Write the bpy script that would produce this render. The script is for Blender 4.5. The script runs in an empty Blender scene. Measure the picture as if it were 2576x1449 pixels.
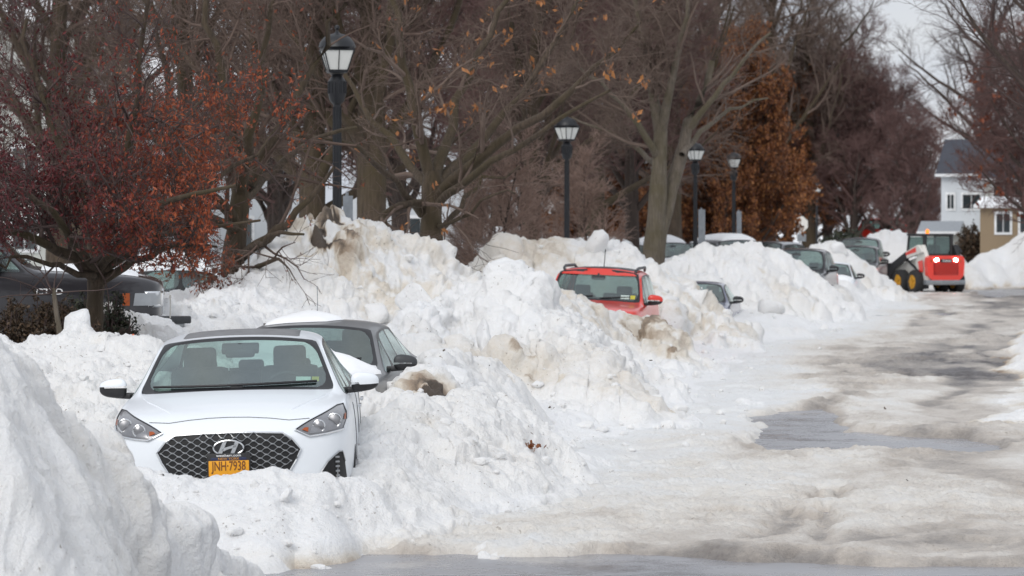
import bpy, bmesh, math, random
import numpy as np
from mathutils import Vector, Matrix
from mathutils.bvhtree import BVHTree
from mathutils.geometry import delaunay_2d_cdt

# ------------------------------------------------------------------ camera, light
SC = bpy.context.scene
F = 8088.0; CX = 1288.0; HY = 563.0; CH = 2.37       # focal in reference px, horizon row, camera height
cam_d = bpy.data.cameras.new('camera'); cam = bpy.data.objects.new('camera', cam_d)
SC.collection.objects.link(cam); SC.camera = cam
cam.location = (0, 0, CH); cam.rotation_euler = (math.radians(90), 0, 0)
cam_d.sensor_width = 36; cam_d.lens = F/2576*36; cam_d.shift_y = -161.5/2576
cam_d.clip_end = 3000; cam_d.clip_start = 0.5
cam_d.dof.use_dof = True; cam_d.dof.focus_distance = 28; cam_d.dof.aperture_fstop = 4.8

W = bpy.data.worlds.new('World'); SC.world = W; W.use_nodes = True
nt = W.node_tree; nt.nodes.clear()
sky = nt.nodes.new('ShaderNodeTexSky'); sky.sky_type = 'NISHITA'; sky.sun_disc = False
sky.sun_elevation = math.radians(42); sky.sun_rotation = math.radians(200); sky.air_density = 1.0; sky.dust_density = 1.0
hs = nt.nodes.new('ShaderNodeHueSaturation'); hs.inputs['Saturation'].default_value = 0.28
bg = nt.nodes.new('ShaderNodeBackground'); bg.inputs['Strength'].default_value = 0.13
wo = nt.nodes.new('ShaderNodeOutputWorld')
# overcast layer: cloud noise over the clear sky, a little brighter towards the zenith
tc = nt.nodes.new('ShaderNodeTexCoord'); sx = nt.nodes.new('ShaderNodeSeparateXYZ'); nt.links.new(tc.outputs['Generated'], sx.inputs[0])
cmap = nt.nodes.new('ShaderNodeMapping'); cmap.inputs['Scale'].default_value = (5, 5, 14); nt.links.new(tc.outputs['Generated'], cmap.inputs[0])
cn = nt.nodes.new('ShaderNodeTexNoise'); cn.inputs['Scale'].default_value = 1.6; cn.inputs['Detail'].default_value = 5; nt.links.new(cmap.outputs[0], cn.inputs['Vector'])
mr = nt.nodes.new('ShaderNodeMapRange'); mr.inputs[1].default_value = 0; mr.inputs[2].default_value = 1; mr.inputs[3].default_value = 4.0; mr.inputs[4].default_value = 6.4
nt.links.new(sx.outputs[2], mr.inputs[0])
cr = nt.nodes.new('ShaderNodeValToRGB'); cr.color_ramp.elements[0].position = .35; cr.color_ramp.elements[0].color = (.85, .92, 1.06, 1)
cr.color_ramp.elements[1].position = .65; cr.color_ramp.elements[1].color = (1.03, 1.045, 1.07, 1); nt.links.new(cn.outputs[0], cr.inputs[0])
cm = nt.nodes.new('ShaderNodeVectorMath'); cm.operation = 'SCALE'; nt.links.new(cr.outputs[0], cm.inputs[0]); nt.links.new(mr.outputs[0], cm.inputs['Scale'])
sm = nt.nodes.new('ShaderNodeMix'); sm.data_type = 'RGBA'; sm.inputs[0].default_value = .85
nt.links.new(sky.outputs[0], hs.inputs['Color']); nt.links.new(hs.outputs[0], sm.inputs[6]); nt.links.new(cm.outputs[0], sm.inputs[7])
nt.links.new(sm.outputs[2], bg.inputs[0]); nt.links.new(bg.outputs[0], wo.inputs[0])
sun_d = bpy.data.lights.new('sun', 'SUN'); sun_d.energy = 1.15; sun_d.angle = math.radians(35); sun_d.color = (1, .965, .92)
sun = bpy.data.objects.new('sun', sun_d); SC.collection.objects.link(sun)
sun.rotation_euler = (math.radians(52), 0, math.radians(-24))
SC.view_settings.view_transform = 'Standard'; SC.view_settings.look = 'None'
SC.view_settings.exposure = 0.33; SC.view_settings.gamma = 1
SC.render.engine = 'CYCLES'
SC.cycles.use_denoising = True; SC.cycles.max_bounces = 7; SC.cycles.transparent_max_bounces = 12; SC.cycles.diffuse_bounces = 5

rng = np.random.default_rng(7); random.seed(7)
PI = math.pi
def R(a): return math.radians(a)
def pt(px, py, D): return ((px-CX)/F*D, D, CH+(HY-py)/F*D)
def gx(px, D): return (px-CX)/F*D

# ------------------------------------------------------------------ object helpers
def link(o, parent=None):
    SC.collection.objects.link(o)
    if parent is not None: o.parent = parent
    return o
def tag(o, label=None, cat=None, group=None, kind=None):
    if label: o['label'] = label
    if cat: o['category'] = cat
    if group: o['group'] = group
    if kind: o['kind'] = kind
    return o
def empty(name, loc, label, cat, rot=(0, 0, 0), group=None):
    o = bpy.data.objects.new(name, None); o.empty_display_size = .2
    o.location = loc; o.rotation_euler = rot
    link(o); return tag(o, label, cat, group)
def npmesh(name, V, Fq, mat, parent=None, smooth=True, attrs=None):
    V = np.asarray(V, np.float32).reshape(-1, 3); Fq = np.asarray(Fq, np.int32)
    n = Fq.shape[1]; me = bpy.data.meshes.new(name)
    me.vertices.add(len(V)); me.vertices.foreach_set('co', V.ravel())
    me.loops.add(Fq.size); me.loops.foreach_set('vertex_index', Fq.ravel())
    me.polygons.add(len(Fq)); me.polygons.foreach_set('loop_start', np.arange(0, Fq.size, n, dtype=np.int32))
    me.polygons.foreach_set('use_smooth', np.full(len(Fq), smooth, bool))
    for k, a in (attrs or {}).items():
        at = me.attributes.new(k, 'FLOAT', 'POINT'); at.data.foreach_set('value', np.asarray(a, np.float32).ravel())
    me.update(calc_edges=True)
    if mat: me.materials.append(mat)
    return link(bpy.data.objects.new(name, me), parent)

class MB:
    """collects primitives into one bmesh"""
    def __init__(s): s.bm = bmesh.new()
    def box(s, c, d, rot=None, bev=0.0, seg=2):
        r = bmesh.ops.create_cube(s.bm, size=1); vs = r['verts']
        bmesh.ops.scale(s.bm, vec=d, verts=vs)
        if bev > 0:
            es = list({e for v in vs for e in v.link_edges})
            r2 = bmesh.ops.bevel(s.bm, geom=es, offset=bev, segments=seg, affect='EDGES', profile=.6)
            vs = list({v for f in r2['faces'] for v in f.verts} | {v for v in vs if v.is_valid})
        M = Matrix.Translation(c)
        if rot: 
            from mathutils import Euler
            M = M @ Euler(rot).to_matrix().to_4x4()
        bmesh.ops.transform(s.bm, matrix=M, verts=vs); return s
    def lathe(s, prof, n=20, c=(0, 0, 0), axis='z', scale=(1, 1), ph=0.0):
        rings = []
        for r_, z_ in prof:
            ring = []
            for k in range(n):
                a = 2*PI*k/n+ph
                p = [r_*math.cos(a)*scale[0], r_*math.sin(a)*scale[1], z_]
                if axis == 'x': p = [p[2], p[0], p[1]]
                if axis == 'y': p = [p[0], p[2], p[1]]
                ring.append(s.bm.verts.new((p[0]+c[0], p[1]+c[1], p[2]+c[2])))
            rings.append(ring)
        for a, b in zip(rings[:-1], rings[1:]):
            for k in range(n): s.bm.faces.new((a[k], a[(k+1) % n], b[(k+1) % n], b[k]))
        s.bm.faces.new(rings[0][::-1]); s.bm.faces.new(rings[-1]); return s
    def tube(s, pts, r, n=8):
        pts = [Vector(p) for p in pts]; rings = []
        for i, p in enumerate(pts):
            t = (pts[min(i+1, len(pts)-1)]-pts[max(i-1, 0)]).normalized()
            u = t.cross(Vector((0, 0, 1)) if abs(t.z) < .9 else Vector((1, 0, 0))).normalized(); v = t.cross(u)
            rr = r[i] if isinstance(r, (list, tuple)) else r
            rings.append([s.bm.verts.new(p+(u*math.cos(2*PI*k/n)+v*math.sin(2*PI*k/n))*rr) for k in range(n)])
        for a, b in zip(rings[:-1], rings[1:]):
            for k in range(n): s.bm.faces.new((a[k], a[(k+1) % n], b[(k+1) % n], b[k]))
        s.bm.faces.new(rings[0][::-1]); s.bm.faces.new(rings[-1]); return s
    def prism(s, poly, y0, y1, plane='xz'):
        def P(a, b, h):
            return (a, h, b) if plane == 'xz' else ((h, a, b) if plane == 'yz' else (a, b, h))
        A = [s.bm.verts.new(P(a, b, y0)) for a, b in poly]; B = [s.bm.verts.new(P(a, b, y1)) for a, b in poly]
        n = len(poly); s.bm.faces.new(A); s.bm.faces.new(B[::-1])
        for k in range(n): s.bm.faces.new((A[k], B[k], B[(k+1) % n], A[(k+1) % n]))
        return s
    def build(s, name, mat, parent=None, smooth=True, ang=35):
        bmesh.ops.recalc_face_normals(s.bm, faces=s.bm.faces)
        me = bpy.data.meshes.new(name)
        for f in s.bm.faces: f.smooth = smooth
        if smooth:
            for e in s.bm.edges:
                if len(e.link_faces) == 2 and e.calc_face_angle(0) > R(ang): e.smooth = False
        s.bm.to_mesh(me); s.bm.free(); me.materials.append(mat)
        return link(bpy.data.objects.new(name, me), parent)

def text(name, body, size, mat, parent, loc, rot, extrude=.002, sx=1.0):
    cu = bpy.data.curves.new(name, 'FONT'); cu.body = body; cu.size = size; cu.extrude = extrude
    cu.align_x = 'CENTER'; cu.align_y = 'CENTER'; cu.offset = size*.012
    t = bpy.data.objects.new(name+'_src', cu); SC.collection.objects.link(t)
    dg = bpy.context.evaluated_depsgraph_get(); me = bpy.data.meshes.new_from_object(t.evaluated_get(dg))
    bpy.data.objects.remove(t); me.materials.clear(); me.materials.append(mat); me.name = name
    o = link(bpy.data.objects.new(name, me), parent); o.location = loc; o.rotation_euler = rot; o.scale = (sx, 1, 1)
    return o

# ------------------------------------------------------------------ materials
def nmat(name):
    m = bpy.data.materials.new(name); m.use_nodes = True
    return m, m.node_tree, m.node_tree.nodes['Principled BSDF']
def noise_node(nt, scale, detail=4, rough=.6, vec=None):
    n = nt.nodes.new('ShaderNodeTexNoise'); n.inputs['Scale'].default_value = scale
    n.inputs['Detail'].default_value = detail; n.inputs['Roughness'].default_value = rough
    if vec is not None: nt.links.new(vec, n.inputs['Vector'])
    return n
def ramp(nt, fac, stops):
    r = nt.nodes.new('ShaderNodeValToRGB'); e = r.color_ramp.elements
    e[0].position = stops[0][0]; e[0].color = (*stops[0][1], 1); e[1].position = stops[-1][0]; e[1].color = (*stops[-1][1], 1)
    for p, c in stops[1:-1]:
        q = e.new(p); q.color = (*c, 1)
    nt.links.new(fac, r.inputs[0]); return r
def obj_coord(nt): return nt.nodes.new('ShaderNodeTexCoord').outputs['Object']
def world_pos(nt): return nt.nodes.new('ShaderNodeNewGeometry').outputs['Position']
def mat_simple(name, col, rough=.5, metal=0., var=.15, scale=8., coat=0., bump=0.0, spec=.5):
    m, nt, b = nmat(name)
    n = noise_node(nt, scale, 4, .6, obj_coord(nt))
    r = ramp(nt, n.outputs[0], [(.3, tuple(c*(1-var) for c in col)), (.7, tuple(min(1, c*(1+var)) for c in col))])
    nt.links.new(r.outputs[0], b.inputs['Base Color'])
    b.inputs['Roughness'].default_value = rough; b.inputs['Metallic'].default_value = metal
    b.inputs['Coat Weight'].default_value = coat; b.inputs['Coat Roughness'].default_value = .06
    b.inputs['Specular IOR Level'].default_value = spec
    if bump:
        bp = nt.nodes.new('ShaderNodeBump'); bp.inputs['Strength'].default_value = bump; bp.inputs['Distance'].default_value = .02
        nt.links.new(n.outputs[0], bp.inputs['Height']); nt.links.new(bp.outputs[0], b.inputs['Normal'])
    return m
def mat_paint(name, col, rough=.3, metal=0.0, dirt=(.35, .32, .29), coat=.8):
    m, nt, b = nmat(name); oc = obj_coord(nt)
    n = noise_node(nt, 3.0, 6, .65, oc)
    sep = nt.nodes.new('ShaderNodeSeparateXYZ'); nt.links.new(oc, sep.inputs[0])
    mr = nt.nodes.new('ShaderNodeMapRange'); mr.inputs[1].default_value = .9; mr.inputs[2].default_value = .2
    mr.inputs[3].default_value = 0.02; mr.inputs[4].default_value = .45
    nt.links.new(sep.outputs[2], mr.inputs[0])
    mul = nt.nodes.new('ShaderNodeMath'); mul.operation = 'MULTIPLY'
    nt.links.new(n.outputs[0], mul.inputs[0]); nt.links.new(mr.outputs[0], mul.inputs[1])
    mx = nt.nodes.new('ShaderNodeMix'); mx.data_type = 'RGBA'
    nt.links.new(mul.outputs[0], mx.inputs[0]); mx.inputs[6].default_value = (*col, 1); mx.inputs[7].default_value = (*dirt, 1)
    nt.links.new(mx.outputs[2], b.inputs['Base Color'])
    b.inputs['Metallic'].default_value = metal; b.inputs['Roughness'].default_value = rough
    b.inputs['Coat Weight'].default_value = coat; b.inputs['Coat Roughness'].default_value = .05
    return m
def mat_glass(name, tint=(.60, .74, .70), gloss=.15):
    m, nt, b = nmat(name); nt.nodes.remove(b)
    out = nt.nodes['Material Output']
    tr = nt.nodes.new('ShaderNodeBsdfTransparent'); tr.inputs[0].default_value = (*tint, 1)
    gl = nt.nodes.new('ShaderNodeBsdfGlossy'); gl.inputs['Roughness'].default_value = .12; gl.inputs[0].default_value = (.85, .95, .93, 1)
    lw0 = nt.nodes.new('ShaderNodeLayerWeight'); lw = nt.nodes.new('ShaderNodeMath'); lw.operation = 'POWER'; lw.inputs[1].default_value = 4.0; nt.links.new(lw0.outputs['Facing'], lw.inputs[0])
    ad = nt.nodes.new('ShaderNodeMath'); ad.operation = 'ADD'; ad.inputs[1].default_value = gloss
    nz = noise_node(nt, 6, 4, .6, obj_coord(nt)); mm = nt.nodes.new('ShaderNodeMath'); mm.operation = 'MULTIPLY'; mm.inputs[1].default_value = .06
    nt.links.new(nz.outputs[0], mm.inputs[0]); a2 = nt.nodes.new('ShaderNodeMath'); a2.operation = 'ADD'
    nt.links.new(lw.outputs[0], ad.inputs[0]); nt.links.new(ad.outputs[0], a2.inputs[0]); nt.links.new(mm.outputs[0], a2.inputs[1])
    mx = nt.nodes.new('ShaderNodeMixShader'); nt.links.new(a2.outputs[0], mx.inputs[0])
    nt.links.new(tr.outputs[0], mx.inputs[1]); nt.links.new(gl.outputs[0], mx.inputs[2]); nt.links.new(mx.outputs[0], out.inputs[0])
    return m

def mat_snow(name, road=False):
    m, nt, b = nmat(name); wp = world_pos(nt)
    at = nt.nodes.new('ShaderNodeAttribute'); at.attribute_name = 'dirt'
    n1 = noise_node(nt, 2.2, 8, .65, wp); n2 = noise_node(nt, 22, 6, .7, wp); n3 = noise_node(nt, 70, 3, .6, wp)
    a = nt.nodes.new('ShaderNodeMath'); a.operation = 'MULTIPLY_ADD'; a.inputs[1].default_value = .45; a.inputs[2].default_value = -.225
    nt.links.new(n1.outputs[0], a.inputs[0])
    a1 = nt.nodes.new('ShaderNodeMath'); a1.operation = 'MULTIPLY_ADD'; a1.inputs[1].default_value = .3; a1.inputs[2].default_value = -.15
    nt.links.new(n2.outputs[0], a1.inputs[0])
    s = nt.nodes.new('ShaderNodeMath'); s.operation = 'ADD'; nt.links.new(at.outputs['Fac'], s.inputs[0]); nt.links.new(a.outputs[0], s.inputs[1])
    s2 = nt.nodes.new('ShaderNodeMath'); s2.operation = 'ADD'; nt.links.new(s.outputs[0], s2.inputs[0]); nt.links.new(a1.outputs[0], s2.inputs[1])
    if road:
        r = ramp(nt, s2.outputs[0], [(0, (.84, .85, .85)), (.3, (.78, .745, .69)), (.55, (.57, .515, .455)), (.8, (.30, .27, .245)), (1, (.12, .11, .11))])
    else:
        r = ramp(nt, s2.outputs[0], [(0, (.90, .905, .91)), (.28, (.87, .86, .84)), (.55, (.74, .68, .59)), (.8, (.42, .33, .25)), (1, (.10, .08, .065))])
    g1 = noise_node(nt, 26, 2, .5, wp); g2 = noise_node(nt, 1.1, 4, .6, wp)
    gr = ramp(nt, g1.outputs[0], [(.67, (0, 0, 0)), (.72, (1, 1, 1))]); gm = ramp(nt, g2.outputs[0], [(.46, (0, 0, 0)), (.62, (.8, .8, .8))])
    gg = nt.nodes.new('ShaderNodeMath'); gg.operation = 'MULTIPLY'; nt.links.new(gr.outputs[0], gg.inputs[0]); nt.links.new(gm.outputs[0], gg.inputs[1])
    gx_ = nt.nodes.new('ShaderNodeMix'); gx_.data_type = 'RGBA'; nt.links.new(gg.outputs[0], gx_.inputs[0]); nt.links.new(r.outputs[0], gx_.inputs[6]); gx_.inputs[7].default_value = (.22, .17, .13, 1)
    nt.links.new(gx_.outputs[2], b.inputs['Base Color'])
    b.inputs['Roughness'].default_value = .38 if road else .55
    b.inputs['Subsurface Weight'].default_value = .14 if not road else .0; b.inputs['Subsurface Radius'].default_value = (1, 1.1, 1.2); b.inputs['Subsurface Scale'].default_value = .03
    b.inputs['Specular IOR Level'].default_value = .5 if road else .3
    h = nt.nodes.new('ShaderNodeMath'); h.operation = 'MULTIPLY_ADD'; h.inputs[1].default_value = .35
    nt.links.new(n3.outputs[0], h.inputs[0]); nt.links.new(n2.outputs[0], h.inputs[2])
    bp = nt.nodes.new('ShaderNodeBump'); bp.inputs['Strength'].default_value = .8; bp.inputs['Distance'].default_value = .045
    nt.links.new(h.outputs[0], bp.inputs['Height']); nt.links.new(bp.outputs[0], b.inputs['Normal'])
    return m
M = {}
M['snow'] = mat_snow('packed_snow'); M['slush'] = mat_snow('road_slush', True)
M['soft_snow'] = mat_simple('soft_snow', (.90, .91, .92), .6, var=.02, bump=.25, scale=14)

def mat_asphalt():
    m, nt, b = nmat('wet_asphalt'); wp = world_pos(nt)
    n = noise_node(nt, 1.2, 8, .7, wp); g = noise_node(nt, 120, 2, .5, wp)
    r = ramp(nt, n.outputs[0], [(.3, (.20, .20, .215)), (.7, (.30, .30, .315))]); nt.links.new(r.outputs[0], b.inputs['Base Color'])  # raised base colour paints in the sky mirrored by the water
    rr = ramp(nt, n.outputs[0], [(.35, (.10, .10, .10)), (.65, (.42, .42, .42))]); nt.links.new(rr.outputs[0], b.inputs['Roughness'])
    b.inputs['Specular IOR Level'].default_value = .8
    bp = nt.nodes.new('ShaderNodeBump'); bp.inputs['Strength'].default_value = .12; bp.inputs['Distance'].default_value = .004
    nt.links.new(g.outputs[0], bp.inputs['Height']); nt.links.new(bp.outputs[0], b.inputs['Normal'])
    return m
M['asphalt'] = mat_asphalt()
M['white_paint'] = mat_paint('white_paint', (.82, .86, .90), .34, coat=.3)
M['silver_paint'] = mat_paint('silver_paint', (.19, .195, .20), .42, .3, dirt=(.16, .155, .15), coat=.25)
M['red_paint'] = mat_paint('red_paint', (.74, .035, .018), .3, dirt=(.42, .12, .10), coat=.5)
M['navy_paint'] = mat_paint('navy_paint', (.10, .11, .19), .3, .3)
M['dark_paint'] = mat_paint('dark_grey_paint', (.022, .021, .026), .3, .2)
M['grey_paint'] = mat_paint('mid_grey_paint', (.16, .165, .18), .32, .4)
M['truck_red'] = mat_paint('machine_red', (.80, .035, .015), .4, dirt=(.5, .06, .04))
M['black'] = mat_simple('black_plastic', (.018, .018, .02), .45, var=.2)
M['trim'] = mat_simple('window_trim', (.012, .012, .014), .3, var=.1)
M['mirror_grey'] = mat_simple('grey_plastic', (.045, .048, .052), .5)
M['chrome'] = mat_simple('chrome', (.72, .73, .74), .12, 1.0, var=.04)
M['satin'] = mat_simple('satin_metal', (.42, .43, .44), .3, 1.0, var=.08)
M['gap_shade'] = mat_simple('opening_shade', (.008, .008, .009), .6)  # near-black patches paint the shade of openings that aren't cut
M['seat'] = mat_simple('grey_seat_cloth', (.09, .095, .10), .85, bump=.3, scale=40)
M['dash'] = mat_simple('dashboard', (.05, .052, .056), .7)
M['sunroof'] = mat_simple('sunroof_glass', (.20, .20, .205), .55, spec=.2)  # flat grey base stands in for the sky reflected in the glass
M['glass'] = mat_glass('window_glass')
M['glass2'] = mat_glass('tinted_window_glass', (.40, .50, .47), .12)
M['lens'] = mat_glass('headlight_lens', (.86, .88, .88), .05)
M['lamp_house'] = mat_simple('headlight_housing', (.20, .20, .21), .25, .4, coat=.8)
M['lamp_in'] = mat_simple('headlight_reflector', (.30, .30, .31), .22, .8)
M['amber'] = mat_simple('amber_lens', (.34, .07, .012), .3)
M['rubber'] = mat_simple('tyre_rubber', (.022, .022, .023), .8, bump=.3, scale=30)
M['alloy'] = mat_simple('alloy_wheel', (.35, .35, .36), .35, .9)
M['plate_gold'] = mat_simple('gold_plate', (.80, .36, .015), .4, var=.05)
M['plate_navy'] = mat_simple('navy_plate', (.02, .03, .075), .4)
M['ink_brown'] = mat_simple('plate_lettering', (.16, .055, .01), .5)
M['white_ink'] = mat_simple('white_lettering', (.8, .8, .8), .5, var=.03)
M['gold_ink'] = mat_simple('gold_lettering', (.55, .25, .03), .5)
M['sticker_w'] = mat_simple('white_sticker', (.62, .72, .66), .5)
M['sticker_y'] = mat_simple('yellow_sticker', (.55, .5, .05), .5)
M['post'] = mat_simple('black_post_paint', (.008, .009, .012), .42, var=.25)
M['sign_grey'] = mat_simple('sign_back', (.28, .30, .32), .4, .5)
M['m_white'] = mat_paint('machine_white', (.72, .70, .65), .45)
M['m_yellow'] = mat_simple('yellow_rim', (.55, .27, .01), .6, var=.35)
def mat_frost():
    m, nt, b = nmat('frosted_lamp_glass'); n = noise_node(nt, 5, 3, .5, obj_coord(nt))
    r = ramp(nt, n.outputs[0], [(.3, (.78, .79, .76)), (.7, (.88, .89, .86))]); nt.links.new(r.outputs[0], b.inputs['Base Color'])
    b.inputs['Roughness'].default_value = .25; b.inputs['Transmission Weight'].default_value = .25
    return m
M['frost'] = mat_frost()
def mat_emit(name, col, st):
    m, nt, b = nmat(name); b.inputs['Base Color'].default_value = (*col, 1)
    b.inputs['Emission Color'].default_value = (*col, 1); b.inputs['Emission Strength'].default_value = st
    return m
M['worklight'] = mat_emit('lit_work_light', (1, .97, .95), 9)

def mat_bark(name, c1, c2, moss=None):
    m, nt, b = nmat(name); oc = obj_coord(nt)
    mp = nt.nodes.new('ShaderNodeMapping'); mp.inputs['Scale'].default_value = (14, 14, 2.2); nt.links.new(oc, mp.inputs[0])
    n = noise_node(nt, 1.6, 8, .7, mp.outputs[0])
    r = ramp(nt, n.outputs[0], [(.32, c1), (.62, c2)])
    last = r.outputs[0]
    if moss:
        n2 = noise_node(nt, 1.1, 4, .6, oc); rr = ramp(nt, n2.outputs[0], [(.42, (0, 0, 0)), (.62, (.8, .8, .8))])
        mx = nt.nodes.new('ShaderNodeMix'); mx.data_type = 'RGBA'; nt.links.new(rr.outputs[0], mx.inputs[0])
        nt.links.new(last, mx.inputs[6]); mx.inputs[7].default_value = (*moss, 1); last = mx.outputs[2]
    nt.links.new(last, b.inputs['Base Color']); b.inputs['Roughness'].default_value = .9
    bp = nt.nodes.new('ShaderNodeBump'); bp.inputs['Strength'].default_value = .9; bp.inputs['Distance'].default_value = .03
    nt.links.new(n.outputs[0], bp.inputs['Height']); nt.links.new(bp.outputs[0], b.inputs['Normal'])
    return m
M['bark'] = mat_bark('brown_bark', (.028, .02, .014), (.10, .072, .05), (.06, .045, .02))
M['bark_grey'] = mat_bark('grey_bark', (.075, .062, .05), (.18, .15, .12), (.09, .075, .04))
M['bark_dark'] = mat_bark('dark_bark', (.03, .022, .02), (.085, .062, .05))
def mat_twig(name, c1, c2):
    m, nt, b = nmat(name); n = noise_node(nt, 1.3, 5, .65, obj_coord(nt))
    r = ramp(nt, n.outputs[0], [(.3, c1), (.7, c2)]); nt.links.new(r.outputs[0], b.inputs['Base Color'])
    b.inputs['Roughness'].default_value = .8; b.inputs['Specular IOR Level'].default_value = .25
    return m
M['twig'] = mat_twig('brown_twigs', (.075, .05, .04), (.16, .115, .095))
M['twig_grey'] = mat_twig('grey_brown_twigs', (.10, .07, .056), (.195, .145, .12))
M['twig_pink'] = mat_twig('pinkish_shrub_twigs', (.22, .15, .12), (.38, .27, .225))
M['twig_purple'] = mat_twig('purple_brown_twigs', (.105, .06, .055), (.19, .115, .105))
M['twig_dark'] = mat_twig('dark_twigs', (.055, .038, .036), (.125, .09, .082))
def mat_leaf(name, stops):
    m, nt, b = nmat(name); at = nt.nodes.new('ShaderNodeAttribute'); at.attribute_name = 'lc'
    r = ramp(nt, at.outputs['Fac'], stops); nt.links.new(r.outputs[0], b.inputs['Base Color'])
    b.inputs['Roughness'].default_value = .6
    return m
M['leaf_red'] = mat_leaf('dark_red_leaves', [(0, (.070, .006, .010)), (.4, (.115, .012, .011)), (.65, (.21, .036, .011)), (1, (.32, .075, .020))])
M['leaf_rust'] = mat_leaf('rust_leaves', [(0, (.08, .018, .009)), (.5, (.18, .04, .014)), (1, (.30, .085, .024))])
M['leaf_oak'] = mat_leaf('orange_brown_oak_leaves', [(0, (.10, .032, .014)), (.5, (.235, .08, .026)), (1, (.40, .17, .05))])
M['leaf_green'] = mat_leaf('dark_evergreen', [(0, (.008, .014, .007)), (.6, (.025, .035, .016)), (1, (.06, .065, .03))])
M['leaf_bush'] = mat_leaf('dry_brown_bush', [(0, (.022, .016, .008)), (.6, (.06, .038, .02)), (1, (.11, .065, .035))])

# ------------------------------------------------------------------ noise (numpy)
def _h(ix, iy, s):
    h = (ix.astype(np.int64)*374761393 + iy.astype(np.int64)*668265263 + s*2147483647) & 0xffffffff
    h = ((h ^ (h >> 13))*1274126177) & 0xffffffff
    h = ((h ^ (h >> 16))*2246822519) & 0xffffffff
    return ((h ^ (h >> 15)) & 0xffffff).astype(np.float32)/16777216.0
def vnoise(x, y, s=0):
    ix = np.floor(x); iy = np.floor(y); fx = (x-ix).astype(np.float32); fy = (y-iy).astype(np.float32)
    fx = fx*fx*fx*(fx*(fx*6-15)+10); fy = fy*fy*fy*(fy*(fy*6-15)+10)
    ix = ix.astype(np.int64); iy = iy.astype(np.int64)
    a = _h(ix, iy, s); b = _h(ix+1, iy, s); c = _h(ix, iy+1, s); d = _h(ix+1, iy+1, s)
    return (a+(b-a)*fx)*(1-fy)+(c+(d-c)*fx)*fy
def fbm(x, y, s=0, o=4, g=.5):
    t = 0; a = 1; n = 0
    for k in range(o):
        t = t+a*vnoise(x*2**k+k*17.3, y*2**k-k*9.1, s+k*31); n += a; a *= g
    return t/n
def clods(x, y, cell, seed, keep=.7, p=3.0):
    x = x/cell; y = y/cell; ix = np.floor(x).astype(np.int64); iy = np.floor(y).astype(np.int64)
    H = np.zeros_like(x, dtype=np.float32)
    for dx in (-1, 0, 1):
        for dy in (-1, 0, 1):
            jx = ix+dx; jy = iy+dy
            cx = jx+_h(jx, jy, seed); cy = jy+_h(jx, jy, seed+1); k = _h(jx, jy, seed+2); rr = .35+.55*_h(jx, jy, seed+3)
            ex = (x-cx); ey = (y-cy); th = _h(jx, jy, seed+4)*6.28
            c_, s_ = np.cos(th), np.sin(th); ux = (ex*c_+ey*s_)*1.25; uy = (-ex*s_+ey*c_)/1.1
            d = np.sqrt(ux*ux+uy*uy)/rr
            tilt = 1+ux*.5*(k*2)
            h = np.clip(1.35*(1-d**p), 0, 1)*rr*tilt*(k < keep)
            H = np.maximum(H, h.astype(np.float32))
    return H*cell
def sstep(a, b, v):
    t = np.clip((v-a)/(b-a), 0, 1); return t*t*(3-2*t)

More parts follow.
